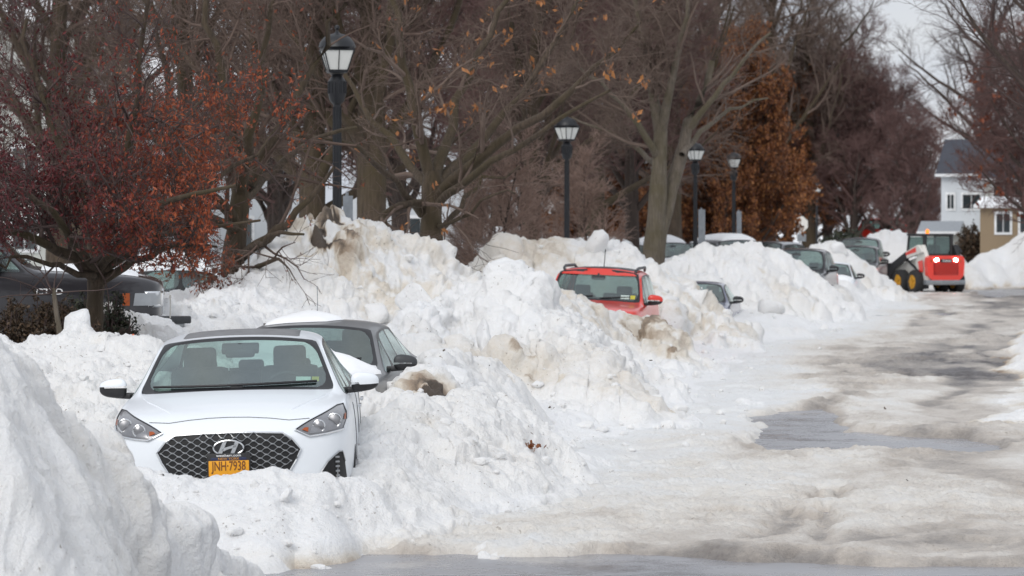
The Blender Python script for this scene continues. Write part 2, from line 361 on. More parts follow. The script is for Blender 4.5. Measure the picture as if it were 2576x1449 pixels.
# ------------------------------------------------------------------ terrain
# crest lines of the snow heaps: (column, row, distance) of points along each crest
RIDGES = [
 dict(n='snow_bank', l='big close snow bank at the lower left corner of the picture', ax=2.1, af=.6, ab=.9, rough=.95,
   p=[(-900, 760, 16.5), (-200, 800, 17.5), (-20, 850, 18), (25, 885, 18.3), (80, 985, 18.8), (170, 1065, 19.2), (260, 1180, 19.7), (370, 1290, 20.4), (505, 1365, 21.0), (640, 1422, 21.5), (740, 1480, 21.8)]),
 dict(n='snow_bank', l='low snow ridge covering the bumper of the white sedan', ax=1.2, af=.33, ab=.5, rough=.4,
   p=[(250, 1150, 23.5), (400, 1196, 23.5), (560, 1203, 23.45), (700, 1196, 23.45), (800, 1210, 23.5), (900, 1205, 23.8)]),
 dict(n='snow_bank', l='white snow bank between the white sedan and the icy road', ax=.9, af=.24, ab=.3, rough=.7,
   p=[(955, 1160, 25.2), (985, 1040, 27.0), (1060, 1006, 28.2), (1160, 1006, 28.8), (1250, 1018, 29.3), (1300, 1100, 29.4)]),
 dict(n='snow_bank', l='snow bank pressed against the side of the grey sedan', ax=1.1, af=.62, ab=.5, rough=.9,
   p=[(1058, 985, 30.2), (1082, 915, 32.2), (1130, 895, 34), (1240, 905, 35)]),
 dict(n='snow_bank', l='rounded snow bank left of the white sedan below the red leaved tree', ax=.35, af=.16, ab=.5, rough=.8,
   p=[(-900, 860, 30), (-100, 862, 30), (80, 868, 30), (190, 853, 30), (260, 872, 30), (330, 880, 29.5), (400, 905, 29)]),
 dict(n='snow_bank', l='lumpy snow bank behind the white sedan in front of the dark pickup', ax=.4, af=.2, ab=.5, rough=1,
   p=[(290, 800, 36), (380, 788, 37.5), (470, 775, 38.5), (560, 772, 40), (640, 728, 41.5), (700, 650, 42.5)]),
 dict(n='snow_pile', l='tallest snow pile with a brown stained top under the nearest street lamp', ax=.85, af=.50, ab=.8, rough=1.15,
   p=[(700, 618, 42.8), (780, 578, 43.8), (860, 566, 44), (980, 590, 44.2), (1080, 632, 44.4), (1140, 680, 44.2), (1180, 735, 44)]),
 dict(n='snow_pile', l='broad snow pile running from the tallest pile down to the road beside the grey sedan', ax=1.05, af=.30, ab=.6, rough=1.1,
   p=[(1060, 780, 40), (1200, 715, 41.5), (1260, 685, 41.5), (1330, 760, 40.5), (1400, 795, 39.8), (1450, 855, 38.8), (1520, 890, 38.2), (1570, 940, 37.6), (1620, 1020, 37), (1680, 1085, 36.4)]),
 dict(n='snow_bank', l='dirty chunky snow bank burying the front of the red car', ax=1.2, af=.28, ab=.75, rough=1.1,
   p=[(1330, 722, 47), (1400, 728, 48.5), (1440, 760, 49.2), (1500, 795, 50.2), (1560, 798, 50.8), (1640, 792, 51), (1680, 850, 51.3), (1730, 950, 51.0), (1800, 985, 50.2)]),
 dict(n='snow_pile', l='snow pile with a round boulder on its crest behind the red car', ax=1.0, af=.45, ab=.7, rough=1,
   p=[(1240, 672, 59), (1285, 612, 60), (1380, 597, 60.5), (1470, 594, 61), (1560, 613, 61), (1630, 655, 61), (1700, 708, 60.5), (1765, 757, 60), (1830, 816, 59), (1890, 868, 58)]),
 dict(n='snow_bank', l='clean white snow ledge at the road edge beyond the dark blue car', ax=.8, af=.5, ab=.22, rough=.5,
   p=[(1880, 828, 63.5), (1950, 826, 64.5), (2010, 828, 65), (2045, 850, 65)]),
 dict(n='snow_pile', l='smooth snow pile between the dark blue car and the black vehicle beyond it', ax=.95, af=.42, ab=.7, rough=.9,
   p=[(1670, 672, 74), (1740, 631, 75.5), (1810, 614, 76.5), (1890, 609, 77), (1960, 636, 77.5), (2015, 672, 77.5), (2060, 712, 77), (2085, 765, 76), (2110, 800, 75)]),
 dict(n='snow_bank', l='low snow bank left of the loader wheels along the road', ax=.8, af=.3, ab=.3, rough=.9,
   p=[(2060, 740, 82), (2110, 722, 88), (2160, 716, 96), (2230, 712, 101), (2275, 738, 104)]),
 dict(n='snow_pile', l='jagged narrow snow heap between the black vehicle and the silver vehicle', ax=.85, af=.8, ab=.9, rough=1.2,
   p=[(2045, 645, 96), (2075, 612, 97), (2095, 605, 97.5), (2130, 645, 97.5), (2165, 700, 97)]),
 dict(n='snow_pile', l='far white snow heap between the dark pickup and the loader', ax=.7, af=.4, ab=.7, rough=1.2,
   p=[(2180, 600, 128), (2225, 585, 129), (2265, 580, 130), (2300, 590, 130), (2340, 640, 128)]),
 dict(n='snow_bank', l='far snow bank rising along the right road edge past the loader', ax=.9, af=.35, ab=.4, rough=.8,
   p=[(2432, 672, 118), (2470, 642, 121), (2530, 622, 123), (2576, 585, 124), (2700, 520, 126), (3100, 480, 130)]),
 dict(n='snow_bank', l='ragged snow bank at the right edge of the picture beside the road', ax=.5, af=.35, ab=.3, rough=1,
   p=[(3400, 800, 46), (2800, 850, 48), (2690, 880, 50), (2650, 850, 58), (2640, 820, 68)]),
 dict(n='snow_bank', l='low lumpy slush heap at the right end of the long puddle', ax=.5, af=.4, ab=.3, rough=.8,
   p=[(2440, 1085, 36.8), (2500, 1058, 37), (2600, 1030, 37.4), (2900, 1000, 38)]),
]
for r_ in RIDGES: r_['w'] = np.array([pt(*q) for q in r_['p']], np.float32)
XE = np.array([(10, -5.), (21, -3.2), (23.2, -1.9), (24.5, -1.1), (25.7, -.28), (27.9, .14), (30.6, .31), (35.7, 1.82), (46, 3.1), (57, 4.3), (64.5, 5.9), (70, 7.3), (80, 8.9), (108, 13.0), (140, 19), (180, 27), (300, 50)])
XR = np.array([(10, 8.), (30, 5.9), (36, 5.6), (45, 6.7), (60, 9.5), (80, 12.8), (100, 15.7), (110, 17.3), (140, 23.5), (180, 32), (300, 58)])
PUD = [[(1850, 1130), (1925, 1085), (1890, 1052), (1990, 1036), (2080, 1030), (2110, 1060), (2140, 1088), (2300, 1098), (2430, 1104), (2540, 1132), (2450, 1146), (2200, 1136), (2000, 1142)],
       [(590, 1384), (900, 1392), (1300, 1400), (1620, 1396), (1900, 1412), (2200, 1424), (2700, 1426), (2700, 1600), (300, 1600)],
       [(2080, 952), (2250, 946), (2500, 953), (2520, 960), (2250, 959)],
       [(2150, 792), (2400, 786), (2400, 800), (2150, 798)],
       [(1640, 1040), (1760, 1040), (1830, 1046), (1700, 1052)],
       [(2420, 690), (2720, 660), (2720, 735), (2500, 752), (2420, 735)]]
def polymask(px, py, poly, soft):
    """signed distance like mask of a polygon: >0 inside"""
    inside = np.zeros(px.shape, bool); dmin = np.full(px.shape, 1e9, np.float32); n = len(poly)
    for i in range(n):
        x1, y1 = poly[i]; x2, y2 = poly[(i+1) % n]
        c = ((y1 > py) != (y2 > py)) & (px < (x2-x1)*(py-y1)/((y2-y1) if y2 != y1 else 1e-9)+x1); inside ^= c
        # rows are foreshortened: weight them
        ex, ey = x2-x1, (y2-y1)*4; wx, wy = px-x1, (py-y1)*4
        t = np.clip((wx*ex+wy*ey)/(ex*ex+ey*ey+1e-9), 0, 1); dmin = np.minimum(dmin, np.hypot(wx-ex*t, wy-ey*t))
    return np.where(inside, dmin, -dmin)/soft
SPOTS = [(800, 598, 43.5, .40, .36), (850, 585, 43.8, .30, .40), (858, 570, 43.9, .10, .7), (835, 625, 43.2, .3, .38), (790, 650, 43, .3, .35), (900, 640, 43, .8, .16), (1000, 680, 42.5, 1.2, .17),
         (1450, 800, 48.5, .55, .35), (1640, 880, 50, .7, .3), (1600, 850, 50.3, .5, .28), (1690, 900, 51, .4, .35), (1590, 980, 46.5, .3, .35), (1130, 660, 44, 1.0, .12),
         (2045, 815, 66.5, .5, .6), (2060, 850, 65.5, .5, .5), (1700, 760, 59.5, 1.2, .2), (1800, 830, 58.5, .9, .2), (1090, 975, 30.2, .25, .7), (1110, 985, 30, .18, .8),
         (1400, 740, 60, 1.0, .15), (1980, 700, 77, 1.2, .15), (700, 760, 40, .5, .15), (160, 1030, 19, .5, .12), (250, 1150, 19.3, .4, .15)]
def terrain(x, y, fine=True):
    x = x.astype(np.float32); y = y.astype(np.float32)
    qx = CX+F*x/y; qy = HY+F*CH/y
    xe = np.interp(y, XE[:, 0], XE[:, 1]).astype(np.float32); xr = np.interp(y, XR[:, 0], XR[:, 1]).astype(np.float32)
    wob = (fbm(x*.7, y*.5, 3, 3)-.5)
    xe = xe+wob*1.2; xr = xr+wob*.9
    left = sstep(0, 2.4, xe-x); right = sstep(0, 2.2, x-xr)
    base = .42*left+.30*right*(y > 34)+.5*sstep(60, 130, y)*left*.6
    base = base + .22*(fbm(x*.35, y*.25, 5, 3)-.5)*(left+right)
    # near crossing: snow left of the sedan stays low in front
    base = np.where(y < 23.4, base*.35, base)
    Hh = base.copy(); own = np.full(x.shape, -1, np.int16); rough = .35*np.maximum(left, right)
    warp = (fbm(x*.9, y*.9, 11, 4)-.5)
    for i, r in enumerate(RIDGES):
        w = r['w']; best = np.full(x.shape, -9., np.float32)
        sel = (y > w[:, 1].min()-9) & (y < w[:, 1].max()+9)
        if not sel.any(): continue
        xs, ys, wp_ = x[sel], y[sel], warp[sel]; bs = best[sel]
        for a, b in zip(w[:-1], w[1:]):
            ex, ey = b[0]-a[0], b[1]-a[1]
            t = np.clip(((xs-a[0])*ex+(ys-a[1])*ey)/(ex*ex+ey*ey), 0, 1)
            dx = xs-(a[0]+ex*t); dy = ys-(a[1]+ey*t); zt = a[2]+(b[2]-a[2])*t
            q = np.sqrt((dx*r['ax'])**2+(dy*np.where(dy < 0, r['af'], r['ab']))**2)*(1+wp_*.9)
            c = .12; z = zt-(np.sqrt(q*q+c*c)-c)
            bs = np.maximum(bs, z)
        best[sel] = bs
        m = best > Hh; Hh = np.where(m, best, Hh); own = np.where(m, i, own)
        rough = np.where(m, np.minimum(r['rough'], rough+(best-base)*3*r['rough']), rough)
    road = (own < 0) & (x > xe-.3) & (x < xr+.3)
    own = np.where(road, -2, own)
    # slush on the road
    rn = .28*(fbm(x*1.5, y*.8, 251, 3)-.5)
    rut = np.exp(-((x+rn-np.interp(y, [23, 28, 33, 60], [1.62, 2.75, 3.7, 8]))/.17)**2)+np.exp(-((x+rn-np.interp(y, [23, 25.7, 28, 33], [2.12, 2.55, 2.8, 3.7]))/.13)**2)
    rut = np.clip(rut, 0, 1)*sstep(23.3, 24.1, y)*sstep(30.5, 26.5, y)*sstep(.25, .5, fbm(x*2.2, y*1.3, 253, 3))
    sl = .03+.06*(fbm(x*.9+3, y*.55, 21, 5, .55)-.42)+.03*(fbm(x*3, y*1.6, 27, 3)-.5)
    ridg = .04*sstep(.55, .72, fbm(x*.55+8, y*1.1+2, 23, 4))*sstep(-3, 1, x-xe)
    sl = sl+ridg-.09*rut+.02
    pm = np.full(x.shape, -9, np.float32)
    for k, pol in enumerate(PUD):
        pm = np.maximum(pm, polymask(qx+60*(fbm(x*2, y*2, 33, 3)-.5), qy+14*(fbm(x*3, y*3, 35, 3)-.5), pol, 26.))
    pmask = sstep(-.9, .9, pm)
    sl = np.maximum(sl, .006)*(1-pmask)-.05*pmask
    roadw = np.clip(1-left-right, 0, 1)
    roadw = np.where(own >= 0, roadw*sstep(.16, .02, Hh), roadw)
    Hh = Hh+sl*roadw
    Bm = np.zeros_like(Hh)
    if fine:
        def rid(f, sd, o): 
            t = 0; am = 1; nn = 0
            for k in range(o):
                t = t+am*(1-np.abs(2*vnoise(x*f*2**k+k*7.7, y*f*2**k+k*3.1, sd+k)-1)); nn += am; am *= .6
            return t/nn
        wx = .16*(fbm(x*5, y*5, 141, 3)-.5); wy = .16*(fbm(x*5+40, y*5, 143, 3)-.5); xx = x+wx; yy = y+wy
        c1 = clods(xx+warp*.3, yy+warp*.3, .70, 101, .34, 4); c2 = clods(xx+.1*warp, yy, .30, 111, .45, 3.5); c3 = clods(x+wx*.5, y+wy*.5, .125, 121, .5, 3); c4 = clods(x, y, .055, 131, .55, 3)
        pat = sstep(.35, .65, fbm(x*.8, y*.8, 41, 3)); pat2 = sstep(.35, .62, fbm(x*1.7, y*1.7, 43, 3)); pat3 = sstep(.42, .66, fbm(x*1.1+9, y*.9, 44, 3))
        bump = (.30*(c1-.06)*(.25+.75*pat2)+.46*(c2-.04)*(.10+.90*pat)+.50*(c3-.02)*(.2+.8*pat3)+.45*(c4-.01)*(.3+.7*pat2))
        bump += .34*(fbm(x*1.3, y*1.3, 45, 4, .52)-.5)+.17*(rid(2.6, 201, 4)-.55)*(.4+.6*pat2)+.085*(rid(13, 211, 3)-.55)*(.45+.55*pat3)
        bump = bump*.95
        bump += np.where(y < 22.5, .13*(fbm(x*1.9+4, y*1.9, 221, 3)-.5)*sstep(2, 0, x+3), 0)
        far = 1-.35*sstep(60, 110, y)
        near = sstep(17, 24, y)*.38+.62
        Bm = bump*np.maximum(rough, 0)*far*near
        uu = x-xe; rp_ = sstep(.45, .62, fbm(uu*.6+2, y*.22, 231, 4))
        trk = np.sin(uu*5.2+4*fbm(x*.15, y*.10, 233, 2))*.5+.5
        Bm = Bm+(.14*c3*rp_+.26*c4*(.3+.7*rp_)+.06*(rid(3.2, 241, 4)-.6)*(.35+.65*rp_)+.016*(rid(12, 243, 2)-.5)+.035*(trk-.5)*sstep(.4, .7, fbm(uu*.5, y*.12, 235, 3)))*roadw*sstep(.0, -.8, pm)
    # dirt
    d = .13+.75*(fbm(x*.45+5, y*.35, 61, 5, .55)-.45)
    d = d*np.clip(rough, .0, 1)+.04
    spk = sstep(.76, .84, fbm(x*5, y*5, 63, 2))*.3*sstep(.5, .65, fbm(x*.8, y*.8, 65, 2)); d = d+spk*np.clip(rough, 0, 1)
    for (px, py, D, rad, am) in SPOTS:
        X, Y, Z = pt(px, py, D)
        d = d+am*np.exp(-(((x-X)/rad)**2+((y-Y)/(rad*1.3))**2))*sstep(.3, .62, fbm(x*5, y*5, 67, 5, .65))*1.25
    uu_ = x-xe
    dr = .22+.80*(fbm(x*.7, y*.35, 71, 5, .6)-.42)+.2*sstep(0, 3, x-xe)+.38*np.clip(rut, 0, 1)
    wv = .5*(fbm(y*.09+0*x, y*.02+0*x, 77, 3)-.5)
    tr2 = (np.exp(-((uu_-1.5+wv)/.24)**2)+np.exp(-((uu_-3.1+wv)/.26)**2)+.7*np.exp(-((uu_-4.3-wv)/.22)**2))*sstep(.3, .55, fbm(x*.9, y*.2, 79, 3))*sstep(30, 44, y)
    dr = dr+.26*tr2
    dr = dr+.55*(fbm(uu_*1.9, y*.07, 75, 4)-.5)-2.2*np.clip(sl-.07, 0, .12)+.25*sstep(-1.8, .2, pm)+.18*sstep(30, 60, y)*.4
    dr = dr*sstep(-.4, 1.6, x-xe)+.0
    browns = np.exp(-(((x-3.2)/.9)**2+((y-23.4)/1.0)**2)); dr = dr+.35*browns
    d = d*(1-roadw)+dr*roadw
    if True:
        d = np.where(y < 22, .06+(d-.06)*.38, d)
    return Hh, own, d, Bm
def height_at(x, y):
    h, o, d, b = terrain(np.array([x], np.float32), np.array([y], np.float32)); return float(h[0]+b[0])

def build_terrain():
    cols = np.concatenate([np.arange(-1500, -300, 30), np.arange(-300, 2880, 3.6), np.arange(2880, 4100, 30)])
    ys = [12.0]
    while ys[-1] < 420:
        y = ys[-1]
        k = .006 if y < 17 else (.00115 if y < 62 else (.0016 if y < 90 else (.003 if y < 140 else .012)))
        ys.append(y*(1+k))
    ys = np.array(ys); X = (cols[None, :]-CX)/F*ys[:, None]; Y = np.repeat(ys[:, None], len(cols), 1)
    n, m = X.shape; print('terrain', n, m)
    H = np.empty(n*m, np.float32); O = np.empty(n*m, np.int16); D = np.empty(n*m, np.float32); Bp = np.empty(n*m, np.float32)
    xf, yf = X.ravel(), Y.ravel(); st = 200000
    for a in range(0, n*m, st):
        H[a:a+st], O[a:a+st], D[a:a+st], Bp[a:a+st] = terrain(xf[a:a+st], yf[a:a+st])
    P3 = np.stack([X, Y, H.reshape(n, m)], -1)
    Nn = np.cross(np.gradient(P3, axis=1), np.gradient(P3, axis=0)); Nn /= np.linalg.norm(Nn, axis=-1, keepdims=True)+1e-9
    for _ in range(3): Nn[1:-1] = (Nn[:-2]+Nn[1:-1]*2+Nn[2:])/4
    Nn[..., 2] = np.maximum(Nn[..., 2], .3); Nn[..., 1] *= .8
    V = (P3+Nn*Bp.reshape(n, m, 1)).reshape(-1, 3).astype(np.float32)
    idx = np.arange(n*m).reshape(n, m)
    Q = np.stack([idx[:-1, :-1], idx[:-1, 1:], idx[1:, 1:], idx[1:, :-1]], -1).reshape(-1, 4)
    fo = O[Q[:, 0]]
    for k in np.unique(fo):
        q = Q[fo == k]; u, inv = np.unique(q, return_inverse=True)
        if len(q) < 60: 
            continue
        name = 'snow_ground' if k == -1 else ('road_slush' if k == -2 else RIDGES[k]['n'])
        o = npmesh(name, V[u], inv.reshape(-1, 4), M['slush'] if k == -2 else M['snow'], attrs={'dirt': D[u]})
        if k < 0: tag(o, kind='structure')
        else: tag(o, RIDGES[k]['l'], 'snow bank' if 'bank' in name else 'snow pile', 'heaps of ploughed snow')
build_terrain()
# asphalt sheet under the slush, and the wide ground sheet to the horizon
def sheet(name, x0, x1, y0, y1, z, mat):
    o = npmesh(name, [(x0, y0, z), (x1, y0, z), (x1, y1, z), (x0, y1, z)], [(0, 1, 2, 3)], mat, smooth=False); return tag(o, kind='structure')
sheet('road', -60, 90, -30, 400, 0.0, M['asphalt'])
sheet('ground', -2500, 2500, -60, 4000, -.35, M['soft_snow'])

# ------------------------------------------------------------------ snow chunks, litter
def ico(sub=2):
    bm = bmesh.new(); bmesh.ops.create_icosphere(bm, subdivisions=sub, radius=1)
    v = np.array([x.co[:] for x in bm.verts], np.float32); f = np.array([[a.index for a in q.verts] for q in bm.faces], np.int32); bm.free(); return v, f
ICO = ico(2); ICO3 = ico(3)
def rockshape(base, seed, flat=.7):
    r = np.random.default_rng(seed); v = base.copy()
    for k in range(9):
        n = r.normal(size=3); n /= np.linalg.norm(n); d = r.uniform(.45, .85)
        s = v@n; v = v-np.outer(np.clip(s-d, 0, 9), n)*.85
    v = v*(1+.10*np.sin(v@r.normal(size=(3, 3))*4+r.uniform(0, 6, 3)).sum(1, keepdims=True)/2)
    v = v*np.array([1, r.uniform(.7, 1), r.uniform(.55, .85)]); return v.astype(np.float32)
def scatter_chunks():
    shp = [rockshape(ICO[0], s) for s in range(14)]; V = []; Fc = []; off = 0
    N = 2300; y = 21+55*rng.random(N)**1.6; qx = 200+2200*rng.random(N); x = gx(qx, y)
    h, o, d, b = terrain(x, y); h = (h+b).astype(float)
    xe = np.interp(y, XE[:, 0], XE[:, 1])
    for i in range(N):
        if o[i] == -2:
            if x[i]-xe[i] > .9*rng.random()**2+.15: continue
        s = .014+.085*rng.random()**4.5 if o[i] != -2 else .012+.045*rng.random()**3
        if y[i] < 31: s *= .7
        a = rng.random()*6.28; c, sn = math.cos(a), math.sin(a); v = shp[i % 14]*s*(1+.01*y[i])
        v = v@np.array([[c, sn, 0], [-sn, c, 0], [0, 0, 1]], np.float32)
        V.append(v+np.array([x[i], y[i], h[i]+s*.25], np.float32)); Fc.append(ICO[1]+off); off += len(v)
    V = np.concatenate(V); o = npmesh('snow_chunks', V, np.concatenate(Fc), M['snow'], smooth=False, attrs={'dirt': np.full(len(V), .12)})
    tag(o, 'small broken chunks of snow strewn over the heaps and their edges', 'snow chunks', kind='stuff')
scatter_chunks()
def boulder(px, py, D, r, seed, label, dirt=.08, sc=(1, 1, 1), lift=.25):
    v = rockshape(ICO3[0], seed)*r*np.array(sc); X, Y, Z = pt(px, py, D); Z = height_at(X, Y)+lift*r
    o = npmesh('snow_boulder', v, ICO3[1], M['snow'], attrs={'dirt': np.full(len(v), dirt)}); o.location = (X, Y, Z); o.rotation_euler = (.2*seed, .3*seed, seed)
    tag(o, label, 'snow boulder', 'large snow boulders')
boulder(1497, 604, 60.3, .33, 3, 'round snow boulder on the crest of the pile behind the red car')
boulder(1215, 840, 38, .26, 8, 'angular snow slab upper left on the broad slope', .05, (1.5, 1, .6))
boulder(1050, 770, 40.5, .3, 9, 'clean snow boulder right above the grey sedan roof', .02, (1.3, 1, .7))
boulder(940, 745, 41.5, .24, 11, 'small snow boulder below the brown stain of the tallest pile', .1)
boulder(1600, 870, 50.3, .24, 12, 'dirty tan snow boulder right in front of the red car', .42)
boulder(198, 866, 29.9, .24, 16, 'smooth rounded snow lump at the foot of the red leaved tree', .0)
boulder(1680, 1088, 35.7, .10, 17, 'fist sized snow lump at the road end of the broad slope', .1)
boulder(720, 1220, 23.0, .10, 18, 'small snow lump below the number plate', .0)
boulder(2110, 640, 96.8, .35, 20, 'jagged snow block on the narrow heap near the silver vehicle', .0)
boulder(1940, 760, 70, .4, 21, 'half sunk snow block on the slope beyond the dark blue car', .1)

def litter():
    N = 620; y = 22+50*rng.random(N)**1.4; qx = 100+2300*rng.random(N); x = gx(qx, y); h, o, d, b = terrain(x, y); h = h+b
    keep = rng.random(N) < np.where(o == -2, .10, .9)*sstep(.35, .6, fbm(x*.6, y*.6, 301, 2)); x, y, h = x[keep], y[keep], h[keep]; n = len(x)
    s = (.008+.03*rng.random(n)**3)*(.6+y/60); a = rng.random(n)*6.28
    u = np.stack([np.cos(a), np.sin(a), .5*rng.normal(size=n)], 1)*s[:, None]; v = np.stack([-np.sin(a), np.cos(a), .8*rng.normal(size=n)], 1)*(s*.55)[:, None]
    c = np.stack([x, y, h+.008], 1); V = np.stack([c-u, c-v, c+u, c+v], 1).reshape(-1, 3)
    o = npmesh('leaf_litter', V, np.arange(4*n).reshape(n, 4), M['leaf_bush'], smooth=False, attrs={'lc': np.repeat(rng.random(n), 4)})
    tag(o, 'scattered bits of dead leaves and twigs lying on the snow', 'leaf litter', kind='stuff')
litter()

# ------------------------------------------------------------------ vehicles
SEDAN = dict(L=4.85, glass=(5, 6), sideg=[(5, 6), (6, 7), (7, 8), (8, 9)], rearg=(9, 10), rows=[
 # y, then (half width, height[, dy]) for nine points from sill to centre line
 (0.00, [(.42, .25), (.45, .40), (.46, .55), (.44, .70), (.40, .745), (.30, .765), (.25, .77), (.12, .778), (0, .78)]),
 (0.09, [(.68, .22), (.74, .38), (.77, .58), (.755, .76), (.70, .825), (.52, .855), (.45, .86), (.22, .872), (0, .875)]),
 (0.30, [(.80, .2), (.865, .38), (.89, .6), (.875, .86), (.81, .925), (.65, .93), (.55, .932), (.3, .945), (0, .95)]),
 (0.65, [(.84, .2), (.905, .38), (.925, .6), (.905, .90), (.85, .975), (.72, .98), (.62, .98), (.33, .998), (0, 1.005)]),
 (1.00, [(.85, .2), (.915, .38), (.93, .6), (.91, .93), (.855, 1.0), (.77, 1.01), (.69, 1.018), (.36, 1.038), (0, 1.045)]),
 (1.24, [(.85, .2), (.915, .38), (.93, .6), (.91, .935), (.86, 1.005, .1), (.81, 1.03, .22), (.775, 1.04, .18), (.4, 1.062, .05), (0, 1.07)]),
 (2.02, [(.85, .2), (.915, .38), (.93, .6), (.915, .95), (.87, 1.0), (.655, 1.375, .02), (.615, 1.415), (.33, 1.45), (0, 1.46)]),
 (2.60, [(.85, .2), (.915, .38), (.93, .6), (.915, .95), (.87, 1.01), (.645, 1.42), (.58, 1.465), (.31, 1.495), (0, 1.505)]),
 (3.30, [(.85, .2), (.915, .38), (.93, .6), (.915, .95), (.87, 1.02), (.625, 1.40), (.56, 1.45), (.3, 1.478), (0, 1.485)]),
 (3.65, [(.85, .2), (.915, .38), (.93, .6), (.915, .96), (.87, 1.03), (.60, 1.355), (.55, 1.40), (.3, 1.43), (0, 1.44)]),
 (4.25, [(.85, .22), (.91, .38), (.925, .6), (.91, .97), (.85, 1.04), (.74, 1.06), (.68, 1.07), (.35, 1.095), (0, 1.10)]),
 (4.70, [(.82, .3), (.88, .4), (.90, .62), (.865, .97), (.79, 1.03), (.66, 1.05), (.58, 1.055), (.3, 1.07), (0, 1.075)]),
 (4.85, [(.70, .35), (.76, .45), (.79, .65), (.75, .90), (.68, .95), (.55, .97), (.48, .975), (.25, .985), (0, .99)])])
SUV = dict(L=4.25, glass=(5, 6), sideg=[(5, 6), (6, 7), (7, 8), (8, 9)], rearg=(9, 10), rows=[
 (0.00, [(.62, .3), (.66, .45), (.67, .65), (.65, .88), (.6, .93), (.45, .95), (.38, .955), (.2, .96), (0, .962)]),
 (0.10, [(.78, .28), (.82, .45), (.84, .65), (.82, .93), (.76, 1.0), (.6, 1.02), (.5, 1.025), (.25, 1.03), (0, 1.035)]),
 (0.40, [(.82, .27), (.88, .45), (.895, .65), (.88, .97), (.82, 1.04), (.68, 1.055), (.58, 1.06), (.3, 1.07), (0, 1.075)]),
 (0.90, [(.83, .27), (.89, .45), (.90, .65), (.885, 1.0), (.84, 1.06), (.74, 1.075), (.64, 1.08), (.33, 1.095), (0, 1.10)]),
 (1.18, [(.83, .27), (.89, .45), (.90, .65), (.885, 1.0), (.845, 1.065), (.78, 1.08), (.70, 1.09), (.36, 1.11), (0, 1.115)]),
 (1.34, [(.83, .27), (.89, .45), (.90, .65), (.885, 1.0), (.85, 1.07, .05), (.82, 1.10, .12), (.78, 1.11, .09), (.4, 1.13, .02), (0, 1.135)]),
 (1.86, [(.83, .27), (.89, .45), (.90, .65), (.885, 1.0), (.86, 1.07), (.73, 1.545, .02), (.69, 1.60), (.36, 1.645), (0, 1.655)]),
 (2.50, [(.83, .27), (.89, .45), (.90, .65), (.885, 1.0), (.86, 1.07), (.725, 1.575), (.66, 1.64), (.34, 1.675), (0, 1.685)]),
 (3.30, [(.83, .27), (.89, .45), (.90, .65), (.885, 1.0), (.86, 1.07), (.715, 1.565), (.65, 1.63), (.34, 1.665), (0, 1.675)]),
 (3.92, [(.83, .27), (.89, .45), (.90, .65), (.885, 1.0), (.86, 1.07), (.69, 1.53), (.63, 1.59), (.33, 1.62), (0, 1.63)]),
 (4.14, [(.82, .3), (.88, .45), (.89, .65), (.87, 1.0), (.83, 1.07), (.78, 1.08), (.72, 1.08), (.4, 1.08), (0, 1.08)]),
 (4.21, [(.80, .32), (.86, .45), (.87, .65), (.85, .95), (.80, 1.0), (.74, 1.01), (.66, 1.01), (.4, 1.01), (0, 1.01)]),
 (4.25, [(.72, .35), (.78, .47), (.79, .65), (.77, .90), (.70, .93), (.62, .94), (.55, .94), (.3, .94), (0, .94)])])
def pickup_style():
    r = [list(x) for x in SUV['rows']]; rows = []
    ys = [0, .12, .45, 1.0, 1.35, 1.5, 2.1, 2.7, 3.3, 3.55, 3.68, 5.6, 5.75]
    for i, (y, pts) in enumerate(r):
        z = [(q[0]*1.08, q[1]*1.13)+tuple(q[2:]) for q in pts]
        if i >= 10: z = [(q[0], min(q[1], 1.30 if i < 12 else 1.2))+tuple(q[2:]) for q in z]
        if i == 10: z = z[:4]+[(.92, 1.27), (.88, 1.28), (.8, 1.28), (.4, 1.28), (0, 1.28)]
        if i == 11: z = z[:4]+[(.90, 1.27), (.86, 1.28), (.8, 1.28), (.4, 1.28), (0, 1.28)]
        rows.append((ys[i], z))
    return dict(L=5.75, glass=(5, 6), sideg=[(5, 6), (6, 7), (7, 8), (8, 9)], rearg=(9, 10), rows=rows)
PICKUP = pickup_style()

